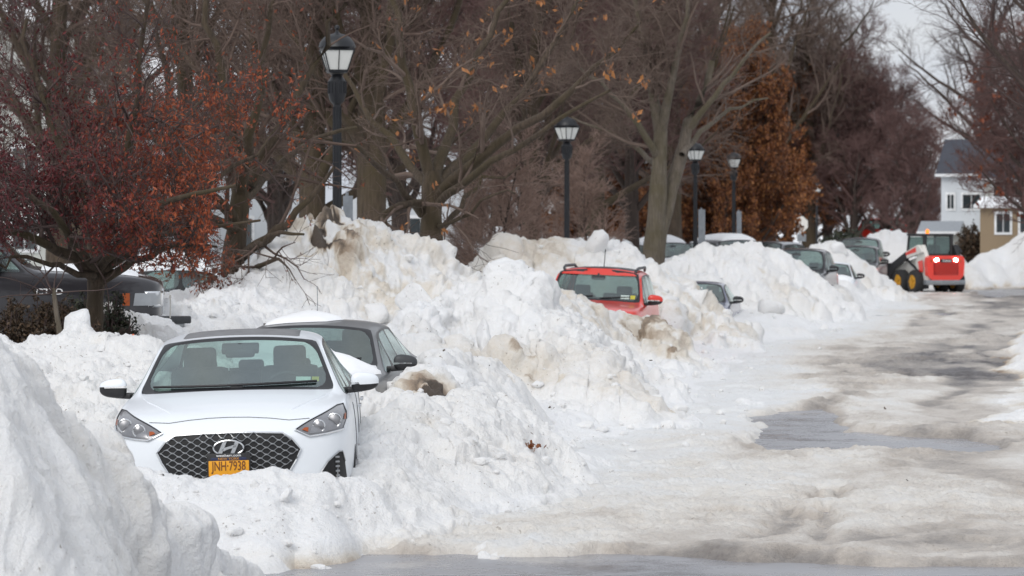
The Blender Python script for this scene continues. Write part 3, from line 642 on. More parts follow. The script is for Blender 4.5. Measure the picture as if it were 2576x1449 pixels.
def shell(style, sub=2, sx=1., sz=1., sy=1.):
    """body surface with slots 0 paint 1 trim 2 windscreen 3 side glass 4 rear glass -> evaluated mesh"""
    rows = style['rows']; bm = bmesh.new(); G = []
    for y, pts in rows:
        Rr = []
        for k, q in enumerate(pts):
            dy = q[2] if len(q) > 2 else 0
            Rr.append(bm.verts.new((q[0]*sx, (y+dy)*sy, q[1]*sz)))
        Lr = [bm.verts.new((-v.co.x, v.co.y, v.co.z)) for v in Rr[:-1]]+[Rr[-1]]
        G.append((Rr, Lr))
    cr = bm.edges.layers.float.new('crease_edge')
    g0, g1 = style['glass']; r0, r1 = style['rearg']; groups = {2: [], 3: [], 4: [], 5: []}
    def crease(a, b, v):
        e = bm.edges.get((a, b))
        if e: e[cr] = v
    for i in range(len(rows)-1):
        for sd in (0, 1):
            A = G[i][sd]; B = G[i+1][sd]
            for j in range(8):
                f = bm.faces.new((A[j], A[j+1], B[j+1], B[j]) if sd else (A[j], B[j], B[j+1], A[j+1]))
                if (i, i+1) == (g0, g1) and j >= 6: groups[2].append(f)
                elif (i, i+1) in style['sideg'] and j == 4: groups[3 if sd == 0 else 5].append(f)
                elif (i, i+1) == (r0, r1) and j >= 6: groups[4].append(f)
    for a, b in ((0, 1), (-1, -2)):
        Rr, Lr = G[a]
        for j in range(8):
            vs = [Rr[j], Rr[j+1], Lr[j+1], Lr[j]]; vs = list(dict.fromkeys(vs))
            bm.faces.new(vs)
    bmesh.ops.recalc_face_normals(bm, faces=bm.faces)
    # crease belts and window frames
    for i in range(len(rows)-1):
        for sd in (0, 1):
            A, B = G[i][sd], G[i+1][sd]
            crease(A[4], B[4], .55 if i >= 5 else .35); crease(A[0], B[0], 1)
            if g1 <= i < r0: crease(A[5], B[5], .45)
    for sd in (0, 1):
        for j in range(6, 8):
            crease(G[g0][sd][j], G[g0][sd][j+1], .8); crease(G[g1][sd][j], G[g1][sd][j+1], .75); crease(G[r0][sd][j], G[r0][sd][j+1], .7); crease(G[r1][sd][j], G[r1][sd][j+1], .8)
        crease(G[g0][sd][6], G[g1][sd][6], .8); crease(G[g0][sd][5], G[g1][sd][5], .5); crease(G[r0][sd][6], G[r1][sd][6], .7)
        for (a, b) in style['sideg']: crease(G[b][sd][4], G[b][sd][5], .6)
    for k, fs in groups.items():
        th = .035 if k == 2 else (.028 if k == 4 else .03)
        if k in (3, 5):
            for f in fs:
                r = bmesh.ops.inset_individual(bm, faces=[f], thickness=th*.8, depth=0)
                for q in r['faces']: q.material_index = 1
                f.material_index = 3
        else:
            r = bmesh.ops.inset_region(bm, faces=fs, thickness=th, depth=-.004)
            for q in r['faces']: q.material_index = 1
            for f in fs: f.material_index = k
    cv = bm.verts.layers.float.new('crease_vert')
    for e in bm.edges:
        ms = {f.material_index for f in e.link_faces}
        if len(ms) > 1: e[cr] = .93 if (ms & {2, 3, 4}) else max(e[cr], .8)
    for v in bm.verts:
        es = [e for e in v.link_edges if e[cr] > .79]
        if len(es) >= 2:
            d = [(e.other_vert(v).co-v.co).normalized() for e in es]
            if any(abs(d[i].dot(d[j])) < .75 for i in range(len(d)) for j in range(i)): v[cv] = .75
    me = bpy.data.meshes.new('tmp'); bm.to_mesh(me); bm.free()
    o = bpy.data.objects.new('tmp', me); SC.collection.objects.link(o)
    md = o.modifiers.new('s', 'SUBSURF'); md.levels = sub; md.render_levels = sub
    dg = bpy.context.evaluated_depsgraph_get(); ev = bpy.data.meshes.new_from_object(o.evaluated_get(dg))
    bpy.data.objects.remove(o)
    return ev
def split_shell(ev, names_mats, parent):
    V = np.empty(len(ev.vertices)*3, np.float32); ev.vertices.foreach_get('co', V); V = V.reshape(-1, 3)
    out = {}
    mi = np.array([p.material_index for p in ev.polygons]); polys = [tuple(p.vertices) for p in ev.polygons]
    for nm, slots, mat in names_mats:
        fs = [polys[i] for i in np.where(np.isin(mi, slots))[0]]
        if not fs: continue
        comps = [fs]
        if nm == 'side_window':
            par = {}
            def find(a):
                while par.setdefault(a, a) != a: par[a] = par[par[a]]; a = par[a]
                return a
            for f in fs:
                for a in f[1:]: par[find(a)] = find(f[0])
            g = {}
            for f in fs: g.setdefault(find(f[0]), []).append(f)
            comps = list(g.values())
        for fs in comps:
          u = sorted({a for f in fs for a in f}); mp = {a: i for i, a in enumerate(u)}
          me = bpy.data.meshes.new(nm); me.from_pydata([tuple(V[a]) for a in u], [], [[mp[a] for a in f] for f in fs])
          me.polygons.foreach_set('use_smooth', [True]*len(fs)); me.materials.append(mat)
          out[nm] = link(bpy.data.objects.new(nm, me), parent)
    return out
class Surf:
    def __init__(s, ev):
        s.t = BVHTree.FromPolygons([v.co[:] for v in ev.vertices], [tuple(p.vertices) for p in ev.polygons])
    def hit(s, a, b, mode):
        if mode == 'front': o, d = (a, -2, b), (0, 1, 0)
        elif mode == 'back': o, d = (a, 9, b), (0, -1, 0)
        elif mode == 'top': o, d = (a, b, 4), (0, 0, -1)
        elif mode == 'left': o, d = (3, a, b), (-1, 0, 0)
        else: o, d = (-3, a, b), (1, 0, 0)
        h, n, i, ds = s.t.ray_cast(Vector(o), Vector(d))
        if h is None: return None, None
        if n.dot(Vector(d)) > 0: n = -n
        return h, n
    def patch(s, poly, off, step=.02, mode='front', nm='patch', mat=None, parent=None, thick=None, dome=0):
        pts = []; n = len(poly)
        for i in range(n):
            a, b = Vector(poly[i]), Vector(poly[(i+1) % n]); k = max(1, int((b-a).length/step))
            for j in range(k): pts.append(a.lerp(b, j/k))
        nb = len(pts); xs = [p.x for p in pts]; ys = [p.y for p in pts]
        def inside(x, y):
            c = False
            for i in range(nb):
                p, q = pts[i], pts[(i+1) % nb]
                if (p.y > y) != (q.y > y) and x < (q.x-p.x)*(y-p.y)/(q.y-p.y)+p.x: c = not c
            return c
        grid = []
        x = min(xs)+step/2
        while x < max(xs):
            y = min(ys)+step/2
            while y < max(ys):
                if inside(x, y) and min((p-Vector((x, y))).length for p in pts) > step*.4: grid.append(Vector((x, y)))
                y += step
            x += step
        vv, ee, ff, *_ = delaunay_2d_cdt(pts+grid, [(i, (i+1) % nb) for i in range(nb)], [list(range(nb))], 1, 1e-5)
        V = []; last = None; bad = set(); border = set()
        for i, v in enumerate(vv):
            h, nn = s.hit(v.x, v.y, mode)
            if h is None: bad.add(i); V.append((0, 0, 0)); continue
            o_ = off
            if dome:
                dm = min((p-v).length for p in pts); o_ = off+dome*min(1, max(dm, 0)/.34)**.62*(1+.12*math.sin(v.x*7+v.y*5))
            V.append(tuple(h+nn*o_))
        Fs = [f for f in ff if not any(i in bad for i in f)]
        me = bpy.data.meshes.new(nm); me.from_pydata(V, [], Fs); me.polygons.foreach_set('use_smooth', [True]*len(Fs)); me.materials.append(mat)
        ob = link(bpy.data.objects.new(nm, me), parent)
        if thick:
            md = ob.modifiers.new('t', 'SOLIDIFY'); md.thickness = thick; md.offset = -1
        return ob
    def line(s, pts, off, mode='front', step=.02):
        out = []
        for a, b in zip(pts[:-1], pts[1:]):
            a, b = Vector(a), Vector(b); k = max(1, int((b-a).length/step))
            for j in range(k):
                p = a.lerp(b, j/k); h, n = s.hit(p.x, p.y, mode)
                if h is not None: out.append(h+n*off)
        h, n = s.hit(pts[-1][0], pts[-1][1], mode)
        if h is not None: out.append(h+n*off)
        return out
def wheel(parent, x, y, r=.33, w=.21, rim='alloy', ty='rubber'):
    t = MB().lathe([(r*.62, -w/2), (r*.93, -w/2), (r, -w/3), (r, w/3), (r*.93, w/2), (r*.62, w/2)], 28, (0, 0, 0), 'x')
    wh = t.build('wheel', M[ty], parent); wh.location = (x, y, r)
    rm = MB().lathe([(r*.56, -w*.51), (r*.60, -w*.4), (r*.62, w*.35), (r*.56, w*.51)], 24, (0, 0, 0), 'x')
    for k in range(5):
        a = 2*PI*k/5; rm.box(((w*.52)*(1 if x > 0 else -1), math.cos(a)*r*.33, math.sin(a)*r*.33), (.03, r*.5, .05), (a, 0, 0))
    rm.build('rim', M[rim], wh); return wh
def interior(parent, sx, ycowl, zc, yseat, zroof, rear=True):
    for s_ in (-1, 1):
        m = MB(); m.box((s_*.37*sx, yseat, .62), (.5, .5, .22), bev=.06); m.box((s_*.37*sx, yseat+.27, .90), (.48, .15, .60), (R(-12), 0, 0), bev=.06)
        st = m.build('front_seat', M['seat'], parent)
        MB().box((s_*.37*sx, yseat+.36, 1.255), (.27, .11, .20), (R(-8), 0, 0), bev=.045, seg=3).build('headrest', M['seat'], st)
    if rear:
        m = MB(); m.box((0, yseat+1.0, .6), (1.3*sx, .5, .2), bev=.06); m.box((0, yseat+1.3, .88), (1.3*sx, .16, .48), (R(-14), 0, 0), bev=.06)
        rs = m.build('rear_bench', M['seat'], parent)
        for xx in (-.4, 0, .4): MB().box((xx*sx, yseat+1.38, 1.14), (.22, .1, .13), bev=.04, seg=3).build('headrest', M['seat'], rs)
        MB().box((0, yseat+1.7, .99), (1.25*sx, .45, .03), bev=.01).build('parcel_shelf', M['dash'], parent)
    m = MB(); m.box((0, ycowl+.42, zc-.16), (1.42*sx, .5, .2), (R(8), 0, 0), bev=.06, seg=3); m.box((.37*sx, ycowl+.5, zc-.04), (.36, .2, .08), bev=.03)
    m.build('dashboard', M['dash'], parent)
    ring = [(.37*sx+.185*math.cos(a), ycowl+.72-.055*math.sin(a), zc-.06+.175*math.sin(a)) for a in [2*PI*k/24 for k in range(25)]]
    sw = MB().tube(ring, .014, 8); sw.box((.37*sx, ycowl+.72, zc-.07), (.13, .04, .1), bev=.02); sw.box((.37*sx, ycowl+.72, zc-.06), (.34, .015, .03))
    sw.build('steering_wheel', M['dash'], parent)
def rearview(parent, y, z):
    MB().box((0, y, z), (.235, .035, .072), bev=.03, seg=4).box((0, y+.005, z+.05), (.03, .02, .06), bev=.005).build('rear_view_mirror', M['dash'], parent)
def side_mirror(parent, s_, x, y, z, shell_mat, size=1.0, cut=-.22):
    def lobe(sc_, dz, cut0, cut1):
        q = MB(); r = bmesh.ops.create_icosphere(q.bm, subdivisions=4, radius=1)
        for v in q.bm.verts:
            c = v.co; k = 1-.28*max(0, c.x*s_)*0+.0
            for i in range(3): c[i] = math.copysign(abs(c[i])**.72, c[i])
            c.z *= (1+.18*(-c.x*s_)); c.y *= .9
        dl = [v for v in q.bm.verts if not (cut0 <= v.co.z <= cut1)]
        bmesh.ops.delete(q.bm, geom=dl, context='VERTS')
        for v in q.bm.verts: v.co = Vector((s_*(x+.10*size)+v.co.x*.112*size*sc_, y+v.co.y*.06*size*sc_+v.co.x*s_*.02, z+v.co.z*.075*size*sc_+dz))
        return q
    mm = lobe(1.0, 0, cut, 9).build('side_mirror', shell_mat, parent)
    lobe(.98, 0, -9, cut+.08).build('mirror_underside', M['black'], mm)
    b = MB().box((s_*(x+.02*size), y+.01, z-.062*size), (.13*size, .06*size, .04*size), (0, s_*R(-4), s_*R(10)), bev=.012, seg=2)
    b.box((s_*(x-.06*size), y+.03, z-.06*size), (.14*size, .06, .045*size), bev=.012)
    b.build('mirror_foot', M['black'], mm); return mm

def generic_car(name, label, cat, loc, yaw, style, paint, sx=1, sy=1, sz=1, roll=0, mirror='black', group='cars stranded along the snowy street', seats=True, wheels=True, sub=2, lights=True):
    t = empty(name, loc, label, cat, (0, R(roll), yaw), group)
    ev = shell(style, sub, sx, sz, sy)
    split_shell(ev, [('body', [0], M[paint]), ('window_trim', [1], M['trim']), ('windshield', [2], M['glass2']), ('side_window', [3, 5], M['glass2']), ('rear_window', [4], M['glass2'])], t)
    S = Surf(ev); L = style['L']*sy; yc = style['rows'][5][0]*sy; zc = style['rows'][5][1][8][1]*sz
    suv = style is not SEDAN
    if seats:
        interior(t, sx, yc, zc, yc+1.0*sy, 1.5, rear=style is not PICKUP)
        h = style['rows'][6]; rearview(t, (h[0]*sy-.12), h[1][8][1]*sz-.15)
    for s_ in (-1, 1):
        side_mirror(t, s_, style['rows'][5][1][3][0]*sx, yc+.40*sy, (zc+.03), M[mirror], 1.0 if not suv else 1.15)
        if lights:
            zl = (.72 if not suv else .86)*sz
            S.patch([(s_*.46*sx, zl-.07), (s_*.78*sx, zl-.06), (s_*.80*sx, zl+.07), (s_*.5*sx, zl+.05)][::s_], .006, .05, 'front', 'headlight', M['lamp_in'], t, .01)
    if lights:
        zg = (.56 if not suv else .74)*sz
        S.patch([(-.36*sx, zg-.1), (.36*sx, zg-.1), (.4*sx, zg+.1), (-.4*sx, zg+.1)], .006, .05, 'front', 'grille', M['gap_shade'], t, .01)  # dark patch paints the shaded grille opening
    if wheels:
        r = .33 if not suv else .36
        for s_ in (-1, 1):
            wheel(t, s_*(.80*sx), .95*sy, r); wheel(t, s_*(.80*sx), L-1.05*sy, r)
    # wipers
    w = MB()
    for xx in (-.55, .08):
        ln = S.line([(xx*sx, zc+.035), (xx*sx+.5*sx, zc+.065)], .012, 'front', .08)
        if len(ln) > 1: w.tube(ln, .008, 5)
    if len(w.bm.verts): w.build('wiper', M['black'], t)
    else: w.bm.free()
    return t, S, ev

# ---- the white sedan in front
def hero():
    D0 = 23.95; xc = gx(583, 24.0)
    t = empty('white_sedan', (xc, D0, 0.0), 'clean white sedan with a black mesh grille and gold number plate buried to its bumper', 'car', (0, R(-1.5), .032), 'cars stranded along the snowy street')
    ev = shell(SEDAN, 3)
    split_shell(ev, [('body', [0], M['white_paint']), ('window_trim', [1], M['trim']), ('windshield', [2], M['glass']), ('side_window', [3, 5], M['glass']), ('rear_window', [4], M['glass'])], t)
    S = Surf(ev)
    interior(t, 1, 1.24, 1.05, 2.3, 1.5)
    rearview(t, 1.93, 1.33)
    # sensor housing behind the glass
    MB().box((0, 2.0, 1.365), (.30, .12, .05), (R(24), 0, 0), bev=.015).build('mirror_mount', M['dash'], t)
    # grille: near-black field painted as its shaded depth, lattice, chrome surround
    gp = [(-.40, .795), (-.2, .803), (0, .806), (.2, .803), (.40, .795), (.47, .755), (.535, .675), (.50, .60), (.45, .52), (.41, .44), (.36, .36), (.25, .325), (0, .315), (-.25, .325), (-.36, .36), (-.41, .44), (-.45, .52), (-.50, .60), (-.535, .675), (-.47, .755)]
    g = S.patch(gp, .005, .03, 'front', 'grille', M['gap_shade'], t)
    def ins(x, z):
        c = False; n = len(gp)
        for i in range(n):
            p, q = gp[i], gp[(i+1) % n]
            if (p[1] > z) != (q[1] > z) and x < (q[0]-p[0])*(z-p[1])/(q[1]-p[1])+p[0]: c = not c
        return c
    lat = MB(); dx, dz = .093, .052
    rows = int(.6/dz)+2
    for r in range(-1, rows):
        for c in range(-8, 9):
            x0 = c*dx+(dx/2 if r % 2 else 0); z0 = .80-r*dz*.5*1.0
            for s_ in (-1, 1):
                x1 = x0+s_*dx/2; z1 = z0-dz/2
                if ins(x0, z0) and ins(x1, z1) and not (abs(x0) < .115 and abs(z0-.703) < .05):
                    xm = (x0+x1)/2; zm = (z0+z1)/2
                    pts = []
                    for (a, b, o_) in ((x0, z0, .016), (x0*.72+x1*.28, z0*.84+z1*.16, .013), (xm, zm, .010), (x0*.28+x1*.72, z0*.16+z1*.84, .013), (x1, z1, .016)):
                        h, n = S.hit(a, b, 'front')
                        if h is not None: pts.append(h+n*o_)
                    if len(pts) == 5: lat.tube(pts, [.0052, .0034, .0026, .0034, .0052], 5)
    lat.build('grille_mesh', M['satin'], g)
    MB().tube(S.line(gp+[gp[0]], .010), .0075, 8).build('grille_surround', M['chrome'], g)
    # emblem: oval ring with a slanted letter
    h, n = S.hit(0, .703, 'front'); cz = .703; cy = h.y-.03
    e = MB(); e.lathe([(.001, 0), (1.0, 0), (1.0, .012), (.001, .012)], 40, (0, cy, cz), 'y', (.118, .060)); eb = e.build('emblem_plate', M['black'], g)
    ring = [(.112*math.cos(a), cy-.004, cz+.055*math.sin(a)) for a in [2*PI*k/48 for k in range(49)]]
    em = MB().tube(ring, .007, 8)
    def bar(poly): em.prism([(a, cz+b) for a, b in poly], cy-.012, cy-.002)
    bar([(-.078, -.036), (-.050, -.044), (-.012, .046), (-.042, .043)])           # left slanted post
    bar([(.012, -.046), (.042, -.043), (.078, .036), (.050, .044)])               # right slanted post
    bar([(-.052, -.016), (-.034, -.024), (-.01, -.012), (.03, -.002), (.062, .008), (.048, .024), (.01, .012), (-.03, .002)])
    em.build('emblem', M['chrome'], eb)
    # number plate
    h, n = S.hit(0, .56, 'front'); py = h.y-.035
    fr = MB().box((0, py, .575), (.325, .018, .18), bev=.008).build('plate_frame', M['black'], t)
    pl = MB().box((0, py-.012, .552), (.300, .006, .115), bev=.004).build('number_plate', M['plate_gold'], fr)
    MB().box((0, py-.0125, .622), (.262, .006, .022), bev=.002).build('plate_band', M['plate_navy'], fr)
    text('plate_number', 'JNH\u00b77938', .098, M['ink_brown'], pl, (0, py-.0165, .566), (R(90), 0, 0), .001, .64)
    text('plate_state', 'NEW YORK', .024, M['gold_ink'], fr, (0, py-.0165, .623), (R(90), 0, 0), .001, 1.25)
    text('frame_lettering', 'westherr.com', .026, M['white_ink'], fr, (0, py-.011, .647), (R(90), 0, 0), .002, 1.25)
    # headlights
    for s_ in (-1, 1):
        hp = [(.492, .812), (.60, .765), (.72, .778), (.846, .800), (.868, .86), (.866, .915), (.842, .968), (.80, .962), (.72, .925), (.61, .878), (.545, .845)]
        o = [(s_*a, b) for a, b in hp][::s_]
        hl = S.patch(o, .004, .02, 'front', 'headlight', M['lamp_house'], t)
        MB().tube(S.line([(s_*a, b) for a, b in hp[:5]], .011), .007, 6).build('headlight_strip', M['chrome'], hl)
        MB().tube(S.line([(s_*a, b) for a, b in hp[4:]+[hp[0]]], .007), .004, 6).build('headlight_edge', M['trim'], hl)
        inn = [(.60, .785), (.70, .79), (.83, .815), (.842, .87), (.80, .915), (.72, .885), (.62, .845)]
        S.patch([(s_*a, b) for a, b in inn][::s_], .007, .02, 'front', 'reflector', M['lamp_in'], hl)
        for (cx_, cz_, rr) in ((.785, .872, .050), (.672, .838, .044)):
            h, n = S.hit(s_*cx_, cz_, 'front'); c = h+Vector((0, -.006, 0))
            mb = MB().tube([(c.x+rr*math.cos(a), c.y-.010, c.z+rr*math.sin(a)) for a in [2*PI*k/24 for k in range(25)]], .006, 6)
            mb.build('lamp_ring', M['chrome'], hl)
            MB().lathe([(.001, 0), (rr*.92, 0), (rr*.85, -.012), (rr*.4, -.020), (.001, -.022)], 20, (c.x, c.y, c.z), 'y').build('projector', M['alloy'] if rr > .048 else M['lamp_in'], hl)
        am = [(.545, .812), (.59, .797), (.593, .826), (.565, .826)]
        S.patch([(s_*a, b) for a, b in am][::s_], .010, .02, 'front', 'turn_signal', M['amber'], hl)
        am = [(.848, .87), (.860, .865), (.861, .905), (.852, .908)]
        S.patch([(s_*a, b) for a, b in am][::s_], .010, .02, 'front', 'side_marker', M['amber'], hl)
        # fog light intake with ribs
        fp = [(.60, .34), (.66, .47), (.73, .575), (.81, .64), (.835, .64), (.852, .56), (.862, .44), (.862, .34), (.80, .26), (.66, .27)]
        fi = S.patch([(s_*a, b) for a, b in fp][::s_], .005, .025, 'front', 'side_intake', M['gap_shade'], t)  # flat dark patch painted as the shaded intake
        rb = MB(); h, n = S.hit(s_*.80, .46, 'front'); rb.box((h.x, h.y-.008, .46), (.012, .012, .30))
        for k in range(9):
            z = .60-.035*k; h, n = S.hit(s_*.80, z, 'front')
            if h is not None: rb.box((h.x, h.y-.014, h.z), (.035, .02, .014), (0, 0, s_*R(28)), bev=.003)
        rb.build('daytime_light', M['satin'], fi)
        MB().tube(S.line([(s_*a, b) for a, b in fp[:6]], .008), .005, 6).build('intake_trim', M['satin'], fi)
        side_mirror(t, s_, .90, 1.66, 1.085, M['white_paint'], 1.0, -.25 if s_ > 0 else .12)
        # door seams and handles
        sm = MB()
        md = 'left' if s_ > 0 else 'right'
        for pts in ([(1.55, .93), (1.5, .6), (1.55, .3)], [(2.62, .98), (2.62, .6), (2.66, .3)], [(3.6, 1.0), (3.66, .7), (3.4, .4)]):
            ln = S.line(pts, .001, md, .05)
            if len(ln) > 1: sm.tube(ln, .004, 5)
        sm.build('door_seam', M['trim'], t)
        for y in (2.4, 3.4):
            MB().box((s_*.945, y, .86), (.03, .2, .028), bev=.01).build('door_handle', M['chrome'], t)
    # bonnet shut line
    hood = [(-.60, .892), (-.45, .885), (-.30, .902), (-.15, .912), (0, .915), (.15, .912), (.30, .902), (.45, .885), (.60, .892)]
    MB().tube(S.line(hood, .0005), .0038, 5).build('bonnet_seam', M['mirror_grey'], t)
    for s_ in (-1, 1):
        MB().tube(S.line([(s_*.46, .40+.0), (s_*.66, .90), (s_*.72, 1.18)], -.001, 'top', .05), .007, 6).build('bonnet_crease', M['white_paint'], t)
    # sunroof, wipers, stickers
    S.patch([(-.45, 2.16), (.45, 2.16), (.47, 2.2), (.46, 3.0), (-.46, 3.0), (-.47, 2.2)], .003, .05, 'top', 'sunroof', M['sunroof'], t, .004)
    w = MB()
    for x0, x1, z0, z1 in ((-.66, .02, 1.085, 1.092), (-.02, .62, 1.092, 1.10)):
        w.tube(S.line([(x0, z0), (x1, z1)], .014, 'front', .05), .011, 6)
    w.box((0, 1.31, 1.085), (.1, .05, .02), bev=.008)
    w.build('wiper', M['black'], t)
    S.patch([(.46, 1.115), (.575, 1.11), (.575, 1.145), (.46, 1.15)], -.001, .03, 'front', 'inspection_sticker', M['sticker_w'], t)
    S.patch([(.585, 1.11), (.64, 1.108), (.64, 1.142), (.585, 1.145)], -.001, .03, 'front', 'registration_sticker', M['sticker_y'], t)
    for s_ in (-1, 1):
        wheel(t, s_*.82, .98); wheel(t, s_*.82, 3.78)
    return t
hero()

def snow_on(S, car, poly, dome, step=.06):
    # snow frozen to the roof or hood, a part of its car
    return S.patch(poly, .004, step, 'top', 'snow_cover', M['soft_snow'], car, None, dome)

# ---- grey sedan behind it
sxp = gx(822, 31.2); loc = (sxp-.33, 29.4, -.03)
t, S, ev = generic_car('grey_sedan', 'silver grey sedan with a dark mirror wedged behind the white sedan', 'car', loc, -.09, SEDAN, 'silver_paint', .95, .97, .97, 0, 'mirror_grey', sub=3)
snow_on(S, t, [(-.50, 2.15), (-.1, 2.2), (.10, 2.28), (.22, 2.6), (.15, 3.0), (-.2, 3.35), (-.52, 3.3), (-.56, 2.7)], .085)
snow_on(S, t, [(-.75, .45), (-.2, .3), (.45, .5), (.66, .8), (.80, 1.08), (.72, 1.32), (.5, 1.42), (.3, 1.5), (.15, 1.66), (-.1, 1.80), (-.4, 1.9), (-.7, 1.9)], .15)
# ---- red car
loc = (gx(1517, 54.6)-.36, 52.9, -.05)
t, S, ev = generic_car('red_car', 'bright red boxy car with a dark roof buried up to its hood', 'car', loc, -.13, SUV, 'red_paint', .98, 1, 1.0, 2.2, 'red_paint')
S.patch([(-.55, 2.12), (.55, 2.12), (.58, 3.8), (-.58, 3.8)], .006, .15, 'top', 'roof_panel', M['mirror_grey'], t)
S.patch([(-.64, 1.545), (.64, 1.545), (.60, 1.615), (.3, 1.648), (-.3, 1.648), (-.60, 1.615)], .014, .06, 'front', 'roof_header', M['red_paint'], t)
for s_ in (-1, 1):
    MB().tube([(s_*.60, 1.96, 1.60), (s_*.62, 2.02, 1.65), (s_*.63, 2.3, 1.68), (s_*.62, 3.6, 1.68), (s_*.6, 3.8, 1.62)], .025, 8).build('roof_rail', M['mirror_grey'], t)
MB().tube([(0, 2.6, 1.67), (.0, 2.75, 1.98)], .008, 5).build('antenna', M['black'], t)
S.patch([(.42, 1.17), (.56, 1.17), (.56, 1.23), (.42, 1.23)], .001, .05, 'front', 'inspection_sticker', M['sticker_w'], t)
S.patch([(.58, 1.17), (.66, 1.17), (.66, 1.23), (.58, 1.23)], .001, .05, 'front', 'registration_sticker', M['sticker_y'], t)
# ---- dark blue car
t, S, ev = generic_car('blue_sedan', 'dark blue sedan with only its windshield corner and mirror above the snow', 'car', (gx(1772, 69)-.5, 66.8, -.32), -.14, SEDAN, 'navy_paint', .95, .95, .98)
# ---- black vehicle, small white car, silver van, pickup
generic_car('black_jeep', 'black boxy car half hidden by the smooth snow pile', 'car', (gx(2017, 85)-.5, 83.2, -.02), -.2, SUV, 'dark_paint', 1.0, 1.0, 1.04)
loc = (gx(2095, 92)-.35, 90.6, -.22); t, S, ev = generic_car('small_white_car', 'small white car with snow on its hood beside the black car', 'car', loc, -.16, SEDAN, 'white_paint', .9, .85, 1.0)
snow_on(S, t, [(-.7, .3), (.7, .3), (.75, 1.1), (-.75, 1.1)], .12)
generic_car('silver_van', 'silver family van parked behind the jagged snow heap', 'van', (gx(2160, 103)-.45, 101.3, 0), -.2, SUV, 'grey_paint', .92, 1.05, 1.0)
generic_car('grey_pickup', 'tall dark grey pickup beyond the silver van with a round black mirror', 'pickup truck', (gx(2182, 113)-.7, 110.6, 0), -.18, PICKUP, 'grey_paint', .88, 1, 1.0)

# ---- cars in the lot behind the trees
def lot_car(px, py_top, D, yaw, style, paint, label, snowh=.2, sc=1.0, ztop=None, name='parked_car', dx=0):
    top = (1.50 if style is SEDAN else (1.68 if style is SUV else 1.87))*sc+snowh
    z = CH+(HY-py_top)/F*D-top; L = style['L']*sc
    ox = -math.sin(yaw)*L/2; oy = math.cos(yaw)*L/2
    loc = (gx(px, D)-ox, D-oy, z)
    t, S, ev = generic_car(name, label, 'car', loc, yaw, style, paint, sc, sc, sc, 0, 'black', 'cars in the lot behind the trees')
    if snowh > .01:
        y0 = style['rows'][6][0]*sc; y1 = style['rows'][9][0]*sc
        p = [(-.54*sc, y0), (.54*sc, y0), (.56*sc, (y0+y1)/2), (.52*sc, y1), (-.52*sc, y1), (-.56*sc, (y0+y1)/2)]
        snow_on(S, t, p, snowh, step=.12)
        hp = [(-.6*sc, .3), (.6*sc, .3), (.68*sc, y0*.5), (-.68*sc, y0*.5)]
        snow_on(S, t, hp, snowh*.8, step=.12)
    return t, loc
lot_car(478, 634, 60, R(96), SEDAN, 'white_paint', 'snow covered white sedan seen side on behind the orange leaved branches', .24, 1.0)
lot_car(1185, 606, 82, R(84), SEDAN, 'white_paint', 'snow capped white car left of the bare multi stem shrub', .22)
lot_car(1315, 572, 96, R(60), SUV, 'grey_paint', 'snow topped grey car right of the bare multi stem shrub', .22)
lot_car(1560, 596, 98, R(70), SUV, 'white_paint', 'white car glimpsed between the round boulder and the forked tree', .2)
lot_car(1680, 592, 104, R(20), SUV, 'white_paint', 'white car right behind the forked tree trunk', .2)
lot_car(1850, 588, 104, R(22), SUV, 'grey_paint', 'large grey car with white snowy roof above the smooth snow pile', .16, 1.12)
lot_car(1925, 606, 99, R(-25), SUV, 'grey_paint', 'dark grey car behind the right shoulder of the smooth snow pile', .0, .95)
lot_car(2262, 547, 215, R(70), SUV, 'red_paint', 'far red vehicle above the farthest snow heap', .0, 1.3)

# ---- dark pickup seen side on at the left
def left_pickup():
    D = 37.5; zb = 0.58
    # facing right: forward (local -y) must point to +x -> yaw = +90 deg
    yaw = R(97); loc = (gx(412, D), D, zb)
    t, S, ev = generic_car('dark_pickup', 'dark grey pickup truck with chrome front seen side on behind the red leaved tree', 'pickup truck', loc, yaw, PICKUP, 'dark_paint', 1.03, 1.0, 1.02, 0, 'black', None, lights=False)
    for s_ in (-1, 1):
        S.patch([(s_*.5, .84), (s_*.92, .84), (s_*.92, 1.02), (s_*.5, 1.02)][::s_], .008, .06, 'front', 'headlight', M['chrome'], t, .01)
    sd = 'right'
    S.patch([(.05, .86), (.36, .86), (.34, 1.0), (.06, 1.0)], .012, .06, sd, 'headlight_side', M['satin'], t)
    S.patch([(.40, .86), (.48, .86), (.48, 1.0), (.40, 1.0)], .02, .04, sd, 'side_marker', M['amber'], t)
    S.patch([(.45+.5*math.cos(a)+.55, .42+.5*math.sin(a)*.95) for a in [PI*k/10 for k in range(11)]], .01, .06, sd, 'wheel_arch', M['gap_shade'], t)  # flat near-black patch paints the shade inside the wheel arch
    S.patch([(-.5, .62), (.5, .62), (.5, 1.05), (-.5, 1.05)], .01, .06, 'front', 'grille', M['chrome'], t, .02)
    MB().box((0, -.12, .62), (1.9, .22, .2), bev=.05).build('bumper', M['satin'], t)
    MB().box((-.98, .18, .70), (.12, .95, .085), bev=.02).box((-.95, .05, .60), (.10, .35, .12), (R(-25), 0, 0), bev=.03).build('plow_frame', M['mirror_grey'], t)  # bar of the plow frame at the truck's front
    h, n = S.hit(1.30, 1.0, sd)
    tx = text('badge_lettering', 'CTSD', .095, M['white_ink'], t, (h.x-.02, 1.30, 1.02), (R(90), 0, R(-90)), .004, 1.3)
    snow_on(S, t, [(-.8, .3), (.8, .3), (.8, 1.4), (-.8, 1.4)], .05)
left_pickup()

